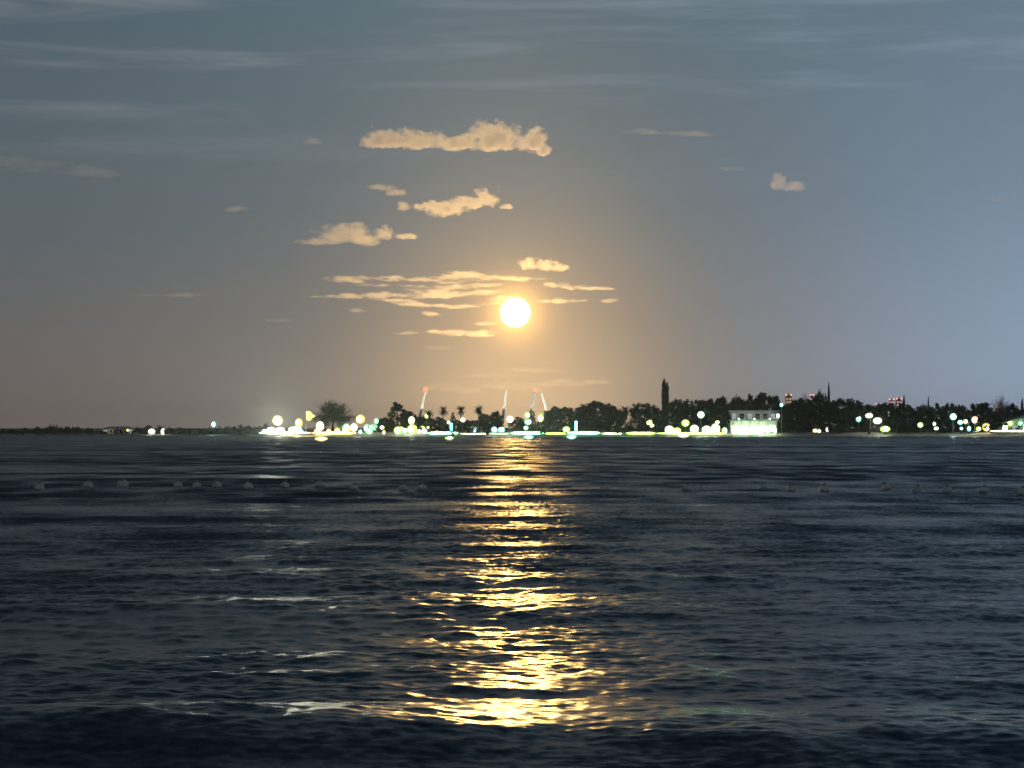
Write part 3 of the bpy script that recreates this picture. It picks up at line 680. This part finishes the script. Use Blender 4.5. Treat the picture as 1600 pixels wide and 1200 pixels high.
def reflection_float(px, py, rpx, c, s, label):  # added glowing float, standing for a lamp's reflection on the water
    D = CAMH * F / (py - HZ + rpx * .3); r = rpx / F * D; p = at(px, py, D)
    root = thing('added_float', label, 'float', (p.x, D, 0), 'glowing floats added for lamp reflections')
    MB().lathe([(.15, -.25), (.42, -.1), (.48, .06), (.30, .16)], 12).build('hull', WHITEP, root)
    globe(root, r, .16 + r * .6, c, s, name='lens', sq=(1.5, 1, .62))
    return root
flood_mast(434, 657, 14, 'Y', 30, 'largest and brightest floodlight mast, leftmost on the lit shore', 606, 3, 3, ((455, 60000), (520, 90000)), 1500000)
flood_mast(797, 655, 9.5, 'W', 30, 'big white floodlight mast beneath the moon', 604, 2, 2, ((700, 160000), (835, 160000), (900, 330000)), 70000)
flood_mast(1095, 648, 9.5, 'G', 30, 'large green-white floodlight among dark trees left of white house', 604, 2, 2, ((1055, 90000), (1110, 60000)))
flood_mast(1489, 651, 9, 'C', 30, 'big bluish-white floodlight at right under dark trees', 602, 2, 2)
flood_mast(1523, 656, 9.5, 'O', 30, 'big orange-fringed floodlight right of the bluish-white one', 604, 2, 2, ((1560, 60000),))
POSTS = [
 (334, 663, 3.2, 'C', 14, 'lone cyan-tinged lamp post on the dark left spit'),
 (467, 661, 5.2, 'Y', 12, 'yellow globe lamp just right of the largest floodlight'),
 (500, 666, 5.6, 'W', 20, 'white globe lamp under the left side of the feathery tree'),
 (541, 670, 5.8, 'G', 16, 'left globe of bright green-white pair right of the feathery tree'),
 (553, 668, 5.0, 'W', 16, 'right globe of bright green-white pair right of the feathery tree'),
 (563, 655, 5.6, 'Y', 16, 'high yellow globe lamp right of the feathery tree'),
 (573, 669, 4.4, 'G', 12, 'left globe of green pair near tall cone-shaped tree'),
 (583, 668, 4.6, 'G', 12, 'right globe of green pair near tall cone-shaped tree'),
 (588, 658, 3.4, 'G', 10, 'small high green globe lamp left of tall cone-shaped tree'),
 (597, 668, 2.8, 'L', 8, 'small globe lamp at left foot of tall cone-shaped tree'),
 (643, 657, 4.6, 'W', 14, 'white globe lamp right of tall cone-shaped tree'),
 (647, 669, 3.8, 'Y', 8, 'yellow lamp below white globe right of tall cone-shaped tree'),
 (626, 671, 4.2, 'L', 10, 'lime globe lamp at the foot of tall cone-shaped tree'),
 (660, 669, 3.2, 'L', 8, 'lime globe lamp below the left red-tipped mast'),
 (669, 669, 2.2, 'Y', 7, 'small yellow globe lamp below the short palm'),
 (666.5, 650, 2.8, 'L', 6, 'dim lime lamp high in the bushy tree below the mast'),
 (701, 660, 2.2, 'W', 8, 'small white lamp left of the blue-lit post'),
 (723, 656, 3.2, 'W', 12, 'white globe lamp just below the third palm'),
 (743, 673, 3.4, 'B', 12, 'bluish globe lamp at foot of the tallest palm'),
 (772, 672, 4.0, 'C', 14, 'left lamp of bluish pair near big white floodlight'),
 (783, 672, 4.2, 'C', 14, 'right lamp of bluish pair near big white floodlight'),
 (824, 648, 3.4, 'L', 9, 'upper lime lamp beside the small pointed tree'),
 (825, 659, 4.2, 'G', 14, 'green-white globe lamp on tall post over bright beach'),
 (822, 668.5, 3.0, 'G', 9, 'lower green lamp left of tall post over bright beach'),
 (845, 653, 4.4, 'L', 12, 'lime globe lamp below the right-hand leaning mast'),
 (1015, 660, 3.6, 'L', 9, 'lime globe lamp under wide tree left of column conifer'),
 (1019, 665, 3.0, 'Y', 8, 'yellow lamp just below lime globe near column conifer'),
 (1071, 661, 4.6, 'L', 5, 'dim green lamp among bushes left of large green-white floodlight'),
 (1121, 660, 2.6, 'Y', 8, 'small yellow lamp at left corner of the white house'),
 (1221, 633, 2.2, 'C', 10, 'small high bluish lamp above the right end of white house'),
 (1215, 650, 2.4, 'W', 8, 'white lamp at upper right corner of white house'),
 (1273, 673, 3.0, 'Y', 8, 'left lamp of small warm pair in front of black trees'),
 (1280, 673.5, 2.6, 'Y', 9, 'right lamp of small warm pair in front of black trees'),
 (1292.5, 671.5, 2.4, 'W', 8, 'small white lamp right of the warm pair'),
 (1341.5, 654, 3.0, 'C', 12, 'tall white oval lamp right of the widest black tree'),
 (1371, 657.5, 4.8, 'W', 16, 'round white globe lamp left of grey-green shrub'),
 (1438, 664, 3.4, 'L', 8, 'lime lamp under yellow-green shrub'),
 (1460, 662.5, 2.2, 'W', 5, 'tiny dim white lamp left of big bluish-white floodlight'),
 (1500.5, 660, 3.2, 'C', 10, 'small globe lamp just right of big bluish-white floodlight'),
 (1508.5, 659, 2.8, 'L', 9, 'small lime lamp between the two big floodlights at right'),
 (1541, 667, 5.0, 'Y', 12, 'yellow-white globe lamp right of orange-fringed floodlight'),
 (1529, 670, 3.0, 'L', 10, 'small lime lamp below orange-fringed floodlight'),
 (1573, 674, 6.6, 'C', 18, 'large low bluish-white lamp before the house at right edge'),
]
for i, (px, py, r, c, s, lb) in enumerate(POSTS):
    post_lamp(px, py, r, c, s, lb, 598 + (i * 37 % 9), (1, 1, 1.6) if px in (1341.5, 1215) else (1, 1, 1))
LOWS = [
 (237, 676.5, 4.0, 'W', 10, 'left one of the two cream lights on left spit'),
 (255, 676.5, 3.6, 'W', 10, 'right one of the two cream lights on left spit'),
 (413, 677, 3.4, 'G', 7, 'small green light at left end of the lit shore'),
 (456, 678, 4.2, 'G', 8, 'low green light below the yellow globe lamp'),
 (471, 678, 3.0, 'B', 10, 'small blue-white light below the yellow sign'),
 (424, 681, 5.0, 'W', 6, 'low wide pale light under the largest floodlight'),
 (461, 683, 6.0, 'W', 12, 'bright low white light at water edge under the yellow sign'),
 (438, 685, 5.0, 'W', 8, 'low white light added for a reflection under the largest floodlight'),  # lantern added in place of a reflection on the water
 (514, 681, 3.4, 'O', 6, 'low orange light at water edge below feathery tree'),
 (496, 681, 4.0, 'O', 6, 'low amber light under the white globe lamp'),
 (527, 681, 4.0, 'Y', 8, 'low yellow light right of the orange light'),
 (541, 680, 4.6, 'Y', 9, 'low yellow light under left globe of green-white pair'),
 (563, 678, 2.6, 'C', 8, 'small low cyan light below the high yellow lamp'),
 (577, 678, 4.6, 'G', 8, 'low green light under the green pair'),
 (600, 677, 2.2, 'Y', 7, 'tiny low yellow light at left foot of cone-shaped tree'),
 (622, 681, 5.0, 'L', 11, 'low lime light at water edge under cone-shaped tree'),
 (633, 678, 3.8, 'G', 9, 'low green light right of lime light under cone-shaped tree'),
 (644, 679, 6.2, 'L', 14, 'brightest low light right of cone-shaped tree'),
 (655, 679, 3.0, 'W', 9, 'small low light below the left red-tipped mast'),
 (663, 678.5, 3.6, 'W', 9, 'low white light left end of the white beach strip'),
 (682, 677, 2.2, 'Y', 7, 'tiny low yellow light on the white beach strip'),
 (885, 671, 4.2, 'L', 5, 'dim lime light low among the lamp-lit shrubs'),
 (1046, 672.5, 5.6, 'W', 12, 'leftmost of row of low white lights left of the white house'),
 (1058, 673, 4.4, 'Y', 9, 'second of row of low lights left of the white house'),
 (1085, 670.5, 5.4, 'W', 12, 'third of row of low lights left of the white house'),
 (1104, 672.5, 5.6, 'W', 14, 'fourth of row of low lights left of the white house'),
 (1118, 670.5, 6.4, 'W', 14, 'fifth and biggest of row of low lights by the white house'),
 (1132, 676, 4.0, 'L', 8, 'lime light at left foot of the white house'),
 (1358, 649.5, 4.0, 'W', 5, 'slanted pale light between white oval and round globe lamps'),
 (1383, 670.5, 5.0, 'L', 10, 'low lime oval light below the round white globe lamp'),
 (1463, 669.5, 2.6, 'W', 4, 'tiny dim light low before the right-hand trees'),
 (1502, 669.5, 2.2, 'B', 7, 'tiny blue light below the big bluish-white floodlight'),
 (1514, 670, 3.0, 'C', 5, 'small dim cyan light between the two big floodlights'),
]
for (px, py, r, c, s, lb) in LOWS:
    low_light(px, py, r, c, s, lb, sq=(1.35, 1, .72) if px in (1383, 461, 438, 424, 1358) else (1, 1, 1))
for a in ((502, 688.5, 4.6, 'Y', 9, 'added glow for a reflection on water under feathery tree'), (702, 687, 3.4, 'L', 8, 'added glow for a reflection on water below white beach strip'),
          (826, 685.5, 4.2, 'C', 6, 'added cyan glow for a reflection left in front of bright beach'), (893, 685, 4.2, 'C', 6, 'added cyan glow for a reflection in front of cyan post light'),
          (1068, 682.5, 4.6, 'W', 8, 'added white glow for a reflection left of the white house'), (1490, 679.5, 4.0, 'C', 9, 'added glow for a reflection under big bluish-white floodlight'),
          (1525, 680, 4.6, 'W', 10, 'added glow for a reflection under orange-fringed floodlight')): reflection_float(*a)
# tube-like lit posts
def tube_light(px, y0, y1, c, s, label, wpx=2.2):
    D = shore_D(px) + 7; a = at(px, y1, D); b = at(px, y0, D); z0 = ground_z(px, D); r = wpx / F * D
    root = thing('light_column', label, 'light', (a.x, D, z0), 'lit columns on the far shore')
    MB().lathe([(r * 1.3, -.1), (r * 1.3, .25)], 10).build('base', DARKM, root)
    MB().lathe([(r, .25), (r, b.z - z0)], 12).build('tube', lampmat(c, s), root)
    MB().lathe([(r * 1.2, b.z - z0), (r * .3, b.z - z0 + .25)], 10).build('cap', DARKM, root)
tube_light(705, 661, 676, 'B', 3, 'blue-lit column between second and third palms')
tube_light(900, 658, 675, 'C', 4, 'cyan-lit column at foot of the big domed tree', 2.0)
# long low glowing bars, added for the bright lamp-lit sand of the beach edge
def beach_glow(x0, x1, py, hpx, c, s, label):
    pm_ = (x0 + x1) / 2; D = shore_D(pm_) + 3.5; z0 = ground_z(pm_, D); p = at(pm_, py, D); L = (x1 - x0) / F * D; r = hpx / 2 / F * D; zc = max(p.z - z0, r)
    root = thing('beach_glow', label, 'light', (p.x, D, z0), 'glowing bars added for the lit beach')
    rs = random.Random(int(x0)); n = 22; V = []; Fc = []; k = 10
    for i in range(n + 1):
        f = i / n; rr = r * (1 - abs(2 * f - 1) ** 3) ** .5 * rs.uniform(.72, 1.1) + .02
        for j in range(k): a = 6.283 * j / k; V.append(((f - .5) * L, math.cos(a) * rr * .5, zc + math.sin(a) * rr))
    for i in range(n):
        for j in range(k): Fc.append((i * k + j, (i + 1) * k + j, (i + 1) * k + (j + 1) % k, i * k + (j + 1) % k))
    link('glow_bar', mesh_from('glow_bar', V, Fc, True), lampmat(c, s), root)
    MB().box(-L * .5, L * .5, r * .52, r * .52 + .12, zc - r * .5, zc + r * .3).build('added_housing', DARKM, root)
    for q in (-.35, 0, .35): MB().box(q * L - .08, q * L + .08, r * .4, r * .5, -.1, zc).build('added_bracket', METAL, root)
beach_glow(668, 716, 680, 4.6, 'G', 6, 'greenish-white bar added for lit beach below second and third palms')
beach_glow(718, 796, 680, 2.0, 'W', 2, 'thin dim bar added for lit beach left of big white floodlight')
beach_glow(798, 850, 678.5, 5.0, 'G', 5, 'bright green-white bar added for lit beach under tall beach lamp')
beach_glow(852, 884, 679.5, 3.4, 'L', 3, 'lime bar added for lit beach below the lamp-lit shrubs')
beach_glow(886, 938, 678.5, 5.0, 'G', 5, 'bright green-white bar added for lit beach at foot of cyan column')
beach_glow(940, 972, 678.5, 3.0, 'W', 3, 'thin pale bar added for lit beach under right side of domed tree')
beach_glow(978, 1024, 677.5, 4.0, 'L', 4, 'lime bar added for lit beach beneath the palm with pale trunk')
beach_glow(1026, 1136, 677.8, 3.4, 'L', 4, 'longest bar added for lit beach, below low lights left of house')
beach_glow(404, 486, 684, 4.6, 'W', 3, 'pale bar added for lit beach at water edge under largest floodlight')
beach_glow(488, 556, 682, 4.4, 'Y', 4, 'yellow bar added for lit beach at water edge under feathery tree')
beach_glow(1546, 1640, 673.5, 3.0, 'W', 3, 'pale bar added for lit beach before low house at right edge')
# yellow backlit pennant sign on a pole
D = 604; p = at(478, 660, D); z0 = ground_z(478, D); sg = thing('pennant_sign', 'yellow backlit pennant sign on a pole beside the largest floodlight', 'sign', (p.x, D, z0))
MB().tube([(0, 0, -.1), (0, 0, p.z + 2.8 - z0)], .07, 8).build('pole', WHITEP, sg)
q = [(0.06, 658), (0.06, 642), (9, 643), (13, 648), (19, 651), (12, 655), (8, 660)]
fr = [((a if a < 1 else a * .8 / F * D), (HZ - (644 + (b - 644) * .85)) / F * D + CAMH - z0) for a, b in q]; m = MB(); n = len(fr)
m.v = [(x, -.05, z) for x, z in fr] + [(x, .05, z) for x, z in fr]
m.f = [tuple(range(n)), tuple(reversed(range(n, 2 * n)))] + [(i, i + n, (i + 1) % n + n, (i + 1) % n) for i in range(n)]
m.build('panel', lampmat('Y', 2), sg)

# ------------------------------------------------------------------ leaning floodlit masts
BEACON_R = emat('beacon_red', (1.0, 0.10, 0.05), 5.0)
def lean_mast(x0, y0, x1, y1, label, beacon, D=1500, power=6000, wpx=4.0):
    a = at(x0, y0, D); b = at(x1, y1, D); z0 = 1.4; k = (z0 - a.z) / (b.z - a.z); f = a + (b - a) * k
    root = thing('leaning_mast', label, 'mast', (f.x, D, z0), 'tall leaning masts behind the shore')
    ax = b - f; wv = wpx / F * D
    legs = [(-.5, -.5), (.5, -.5), (0, .6)]
    for (lx, ly) in legs:
        MB().tube([(lx * wv, ly * wv, 0), (ax.x + lx * wv * .45, ly * wv * .45, ax.z)], [wv * .2, wv * .13], 6).build('chord', WHITEP, root)
    m = MB(); nb = 12
    for i in range(nb):
        for j in range(3):
            P = []
            for (q, w_) in ((i / nb, legs[j]), ((i + 1) / nb, legs[(j + 1) % 3])):
                s_ = 1 - .55 * q; P.append((ax.x * q + w_[0] * wv * s_, w_[1] * wv * s_, ax.z * q))
            m.tube(P, wv * .09, 4)
    m.build('lattice', WHITEP, root)
    MB().box(ax.x - wv * .4, ax.x + wv * .4, -wv * .4, wv * .4, ax.z, ax.z + wv * .25).build('top_plate', WHITEP, root)
    if beacon:
        link('beacon', copy_of(GLOBE, 'beacon', BEACON_R), None, root, (ax.x, 0, ax.z + wv * .8), None, (beacon / F * D,) * 3)
    ld = bpy.data.lights.new('mast_floodlight', 'SPOT'); ld.energy = power; ld.color = (1, .95, .78); ld.spot_size = R(26); ld.spot_blend = .7; ld.shadow_soft_size = .4
    lo = bpy.data.objects.new('floodlight_beam', ld); col.objects.link(lo); lo.parent = root
    src = Vector((ax.x * .2, -20, 1.2)); lo.location = src; lo.rotation_euler = (Vector((ax.x * .8, 0, ax.z * .8)) - src).to_track_quat('-Z', 'Y').to_euler()
    fx = MB().box(-.7, .7, -.4, .4, 0, .8).build('floodlight', DARKM, root, (src.x, src.y - .8, 0))
lean_mast(657, 646, 665, 612, 'pale floodlit mast leaning right with orange-red light on top', 3.6, power=60000)
lean_mast(786.5, 646, 791, 611, 'pale floodlit mast beneath the moon without a top light', 0, power=90000)
lean_mast(829, 645, 836, 613, 'faint mast leaning right with pink-red light on top', 2.6, power=36000)
lean_mast(854, 645, 847, 616, 'pale mast leaning left, rightmost of the masts', 0, power=90000)

# ------------------------------------------------------------------ distant towers with lit tops
CONC = pmat('concrete', (0.32, 0.31, 0.30), 0.9, 0, 0.15, 0.2)
DGLASS = pmat('dark_glass', (0.03, 0.035, 0.045), 0.15, 0, 0.2, 1, 0.5)
def tower(px, top, wpx, lit, c, label, D=2600):
    b = at(px, top, D); wd = wpx / F * D; z0 = 1.45; H = b.z - z0
    root = thing('distant_tower', label, 'tower', (b.x, D, z0), 'distant towers behind the trees')
    MB().box(-wd / 2, wd / 2, -wd * .4, wd * .4, -.5, H).build('wall', CONC, root)
    MB().box(-wd / 2 - .4, wd / 2 + .4, -wd * .4 - .4, wd * .4 + .4, H, H + .6).build('parapet', CONC, root)
    MB().box(-wd * .18, wd * .18, -wd * .2, wd * .2, H + .6, H + 2.6).build('plant_room', CONC, root)
    fl = int(H / 3.3); nw = max(2, int(wd / 3.0)); rs = random.Random(int(px))
    pane = MB().box(-.85, .85, -.06, .06, 0, 1.7); pm = {}
    for j in range(max(0, fl - 6), fl):
        for i in range(nw):
            on = rs.random() < (lit if j >= fl - 2 else 0)
            if on not in pm: pm[on] = pane.mesh('window')
            link('window', pm[on], lampmat(c, 0.9) if on else DGLASS, root, (-wd / 2 + (i + .5) * wd / nw, -wd * .4 - .04, j * 3.3 + .9))
    for x in (-wd * .42, wd * .42):
        link('rooftop_light', copy_of(GLOBE, 'lamp%s%d' % (c, 2), lampmat(c, 1.6)), None, root, (x, -wd * .3, H + 1.3), None, (1.5 / F * D,) * 3)
tower(1232, 619, 9, .9, 'O', 'distant tower top glowing orange above trees right of white house')
tower(1268.5, 619, 5, .7, 'K', 'small pink-lit tower top left of the little pointed conifer')
tower(1372, 633, 8, .9, 'K', 'first pink-lit tower top in the dip right of widest tree')
tower(1393, 626, 7, .9, 'K', 'left tower of the pink-lit pair above the right-hand trees')
tower(1404.5, 625, 9, .95, 'K', 'right tower of the pink-lit pair above the right-hand trees')
tower(1558, 638, 5, .8, 'K', 'small pink-lit tower top at foot of the pale feathery tree', 2400)

# ------------------------------------------------------------------ houses
WALLW = pmat('white_render', (0.72, 0.72, 0.70), 0.85, 0, 0.06, 1)
ROOFP = pmat('pale_roof', (0.60, 0.60, 0.64), 0.7, 0, 0.1, 1)
LITW = emat('lit_window', (0.92, 1.0, 0.60), 2.2)
LITW2 = emat('dim_window', (0.85, 0.90, 1.0), 0.45)
def window(parent, x, z, wd, h, y, mat, nm='window'):
    fr = MB(); t_ = .07
    fr.box(x - wd / 2 - t_, x + wd / 2 + t_, y - .05, y, z - t_, z); fr.box(x - wd / 2 - t_, x + wd / 2 + t_, y - .05, y, z + h, z + h + t_)
    fr.box(x - wd / 2 - t_, x - wd / 2, y - .05, y, z, z + h); fr.box(x + wd / 2, x + wd / 2 + t_, y - .05, y, z, z + h); fr.box(x - .03, x + .03, y - .045, y, z, z + h)
    f = fr.build(nm, WHITEP, parent)
    MB().box(x - wd / 2, x + wd / 2, y - .02, y - .004, z, z + h).build('pane', mat, f); return f
def house():
    D = 600; x0 = xz(1141, D); x1 = xz(1214, D); W = x1 - x0; z0 = ground_z(1180, D) - .1; top = CAMH + (HZ - 641) / F * D - z0; s1 = CAMH + (HZ - 656) / F * D - z0
    h = thing('white_house', 'white two-storey waterfront house with brightly lit ground floor', 'house', ((x0 + x1) / 2, D, z0)); a = W / 2
    MB().box(-a, a, 0, 9, -.3, top - .35).build('wall', WALLW, h)
    rf = MB(); rf.box(-a - .5, a + .5, -.9, 9.6, top - .35, top - .05).build('roof', ROOFP, h)
    MB().box(-a - .3, a + .3, -2.4, -.002, s1 - .28, s1 - .05).build('balcony', WALLW, h)
    m = MB()
    for i in range(40): x = -a - .2 + (W + .4) * i / 39; m.tube([(x, -2.3, s1 - .05), (x, -2.3, s1 + .85)], .025, 4)
    m.tube([(-a - .2, -2.3, s1 + .87), (a + .2, -2.3, s1 + .87)], .04, 6); m.build('railing', METAL, h)
    for i in range(6):
        x = -a + .5 + (W - 1.0) * i / 5
        MB().box(x - .14, x + .14, -2.35, -2.07, -.3, s1 - .28).build('column', WALLW, h)
    up = top - .35 - s1
    for i in range(6):
        x = -a + W * (i + .5) / 6; window(h, x, s1 + .25, W / 6 * .55, up - .75, 0, LITW2 if i in (0, 2, 5) else DGLASS)
    for i in range(5):
        x = -a + W * (i + .5) / 5; window(h, x, .5 if i != 2 else .05, W / 5 * .66, 1.6 if i != 2 else 2.1, 0, LITW, 'window' if i != 2 else 'door')
    for f in (.17, .5, .83):
        b = MB().box(-.1, .1, -.1, .1, 0, .16).build('added_uplight', DARKM, h, (-a + W * f, -1.9, s1 - .05)); link('lens', copy_of(GLOBE, 'lampW60', lampmat('W', 60)), None, b, (0, 0, .22), None, (.16,) * 3)  # lamps added only to brighten the upper wall
    for i, (f, r) in enumerate(((.08, 3.8), (.20, 4.4), (.32, 4.2), (.48, 3.4), (.62, 4.6), (.78, 4.2), (.92, 3.0))):
        b = MB().box(-.08, .08, -.2, 0, -.08, .08).build('veranda_light', DARKM, h, (-a + W * f, -2.55, .75 + .25 * (i % 2)))
        link('lens', copy_of(GLOBE, 'lamp%s%d' % ('G' if i % 2 else 'W', 11), lampmat('G' if i % 2 else 'W', 11)), None, b, (0, -.3, 0), None, (r / F * D,) * 3)
house()
def right_house():
    D = 602; x0 = xz(1562, D); x1 = xz(1660, D); W = x1 - x0; z0 = ground_z(1600, D) - .1; h0 = CAMH + (HZ - 662) / F * D - z0; h1 = CAMH + (HZ - 648) / F * D - z0
    h = thing('sloping_roof_house', 'low pale house with sloping roof, cut by right edge of photo', 'house', (x0, D, z0))
    xr = W * .55
    m = MB(); m.v = [(0, 0, -.3), (W, 0, -.3), (W, 0, h0), (xr, 0, h1), (0, 0, h0), (0, 8, -.3), (W, 8, -.3), (W, 8, h0), (xr, 8, h1), (0, 8, h0)]
    m.f = [(0, 1, 2, 3, 4), (9, 8, 7, 6, 5), (0, 4, 9, 5), (1, 6, 7, 2), (4, 3, 8, 9), (3, 2, 7, 8), (0, 5, 6, 1)]
    m.build('wall', WALLW, h)
    def slab(xa, za, xb, zb):
        q = MB(); q.v = [(xa, -.8, za), (xb, -.8, zb), (xb, 8.6, zb), (xa, 8.6, za), (xa, -.8, za + .22), (xb, -.8, zb + .22), (xb, 8.6, zb + .22), (xa, 8.6, za + .22)]
        q.f = [(0, 3, 2, 1), (4, 5, 6, 7), (0, 1, 5, 4), (1, 2, 6, 5), (2, 3, 7, 6), (3, 0, 4, 7)]; return q
    slab(-.5, h0 - .12, xr - .01, h1 + .02).build('roof', ROOFP, h); slab(xr + .01, h1 + .02, W + .5, h0 - .12).build('roof', ROOFP, h)
    for i in range(5): window(h, 1.3 + i * 2.6, .6, 1.3, 1.3, 0, LITW if i % 2 == 0 else LITW2)
    for i, c in enumerate('LGWL'):
        b = MB().box(-.08, .08, -.2, 0, -.08, .08).build('wall_light', DARKM, h, (2.6 + i * 2.6, -.01, 2.3))
        link('lens', copy_of(GLOBE, 'lamp%s%d' % (c, 9), lampmat(c, 9)), None, b, (0, -.35, 0), None, (2.4 / F * D,) * 3)
right_house()
def boathouse():
    D = 660; x0 = xz(158, D); x1 = xz(210, D); W = x1 - x0; z0 = .4
    h = thing('boathouse', 'long low pale shed with a dim shallow roof on left spit', 'shed', (x0, D, z0))
    MB().box(0, W, 0, 5, -.4, 1.4).build('wall', WALLW, h)
    m = MB(); m.v = [(-.3, -.4, 1.4), (W + .3, -.4, 1.4), (W + .3, 5.4, 1.4), (-.3, 5.4, 1.4), (W * .2, 2.5, 2.1), (W * .8, 2.5, 2.1)]
    m.f = [(0, 1, 5, 4), (1, 2, 5), (2, 3, 4, 5), (3, 0, 4), (0, 3, 2, 1)]; m.build('roof', ROOFP, h)
    for i in range(4): window(h, W * (i + .5) / 4, .35, 1.1, .75, 0, LITW2)
    for x in (W * .36, W * .8):
        b = MB().box(-.06, .06, -.15, 0, -.06, .06).build('wall_light', DARKM, h, (x, -.01, .9)); link('lens', copy_of(GLOBE, 'lampY6', lampmat('Y', 6)), None, b, (0, -.3, 0), None, (.28,) * 3)
boathouse()
# small dark hut left of the lone lamp
D = 655; h = thing('dark_hut', 'low dark flat-roofed hut left of the lone lamp on spit', 'hut', (xz(302, D), D, .4))
MB().box(-1.7, 1.7, 0, 3, -.3, 1.3).build('wall', SOIL, h); MB().box(-2.1, 2.1, -.4, 3.4, 1.3, 1.5).build('roof', DARKM, h); window(h, 0, .4, .8, .6, 0, DGLASS)

# ------------------------------------------------------------------ line of floats on the water
FLO = pmat('float_plastic', (0.86, 0.83, 0.78), 0.3, 0, 0.06, 5, 0.5)
FLOT = bpy.data.materials.new('milky_plastic'); FLOT.use_nodes = True
t = NT(FLOT.node_tree); pb = t.n['Principled BSDF']; g = t.new('ShaderNodeTexCoord'); t.put(pb.inputs['Base Color'], t.mix(t.noise(g.outputs['Object'], 6, 3), (.92, .88, .82), (.80, .77, .72))); pb.inputs['Roughness'].default_value = .35
tl = t.new('ShaderNodeBsdfTranslucent'); t.put(tl.inputs[0], (.97, .93, .88)); mx = t.new('ShaderNodeMixShader'); mx.inputs[0].default_value = .55
t.l.new(pb.outputs[0], mx.inputs[1]); t.l.new(tl.outputs[0], mx.inputs[2]); t.l.new(mx.outputs[0], t.n['Material Output'].inputs[0])
BU = [(61, 760, 'leftmost'), (137, 757, 'second from left'), (192, 755, 'largest pale, third from left'), (278, 756, 'fourth from left'), (308, 757, 'fifth from left'), (339, 757, 'sixth from left'), (388, 759, 'seventh from left'),
      (445, 757, 'eighth from left, below the largest floodlight'), (500, 757, 'ninth from left'), (552, 761, 'tenth from left'), (630, 762, 'second left of the moon glitter'), (660, 762, 'nearest left of the moon glitter'),
      (945, 761, 'nearest right of the moon glitter'), (1073, 762, 'second right of the moon glitter'), (1193, 761, 'eighth from right'), (1237, 763, 'seventh from right'), (1288, 763, 'sixth from right'), (1385, 761, 'fifth from right'),
      (1433, 765, 'fourth from right'), (1480, 765, 'third from right'), (1537, 766, 'second from right'), (1597, 768, 'at the right edge, last')]
fm = MB().lathe([(.03, -.16), (.13, -.10), (.175, 0), (.17, .08), (.12, .15), (.05, .18)], 14).mesh('body', True)
cm_ = MB().lathe([(.185, -.03), (.195, 0), (.185, .03)], 14).mesh('band'); em = MB().lathe([(.05, .17), (.05, .24), (.02, .26)], 8).mesh('eye')
for i, (px, py, lb) in enumerate(BU):
    D = CAMH * F / (py + 5 - HZ); rs = random.Random(i)
    r = thing('float_buoy', 'small pale float in the line across the water, ' + lb, 'buoy', (xz(px, D), D, .05), 'line of floats across the water', rs.random() * 6, (1.15 if i == 2 else rs.uniform(.85, 1.0),) * 3)
    r.rotation_euler = (rs.uniform(-.3, .3), rs.uniform(-.3, .3), rs.random() * 6)
    link('body', fm, FLOT, r); link('band', cm_, WHITEP, r); link('eye', em, METAL, r)

# ------------------------------------------------------------------ humid night air over the bay
hm = bpy.data.materials.new('humid_air'); hm.use_nodes = True
t = NT(hm.node_tree); t.n.clear(); v = t.new('ShaderNodeVolumePrincipled'); t.put(v.inputs['Color'], (0.9, 0.95, 1.0))
v.inputs['Density'].default_value = 0.000065; v.inputs['Anisotropy'].default_value = 0.6
o_ = t.new('ShaderNodeOutputMaterial'); t.l.new(v.outputs[0], o_.inputs['Volume'])
hz = MB().box(-8600, 8600, -60, 8100, -2.5, 64).build('haze', hm); hz['kind'] = 'stuff'
tag(hz, 'thin humid night air over bay and shore', 'haze')
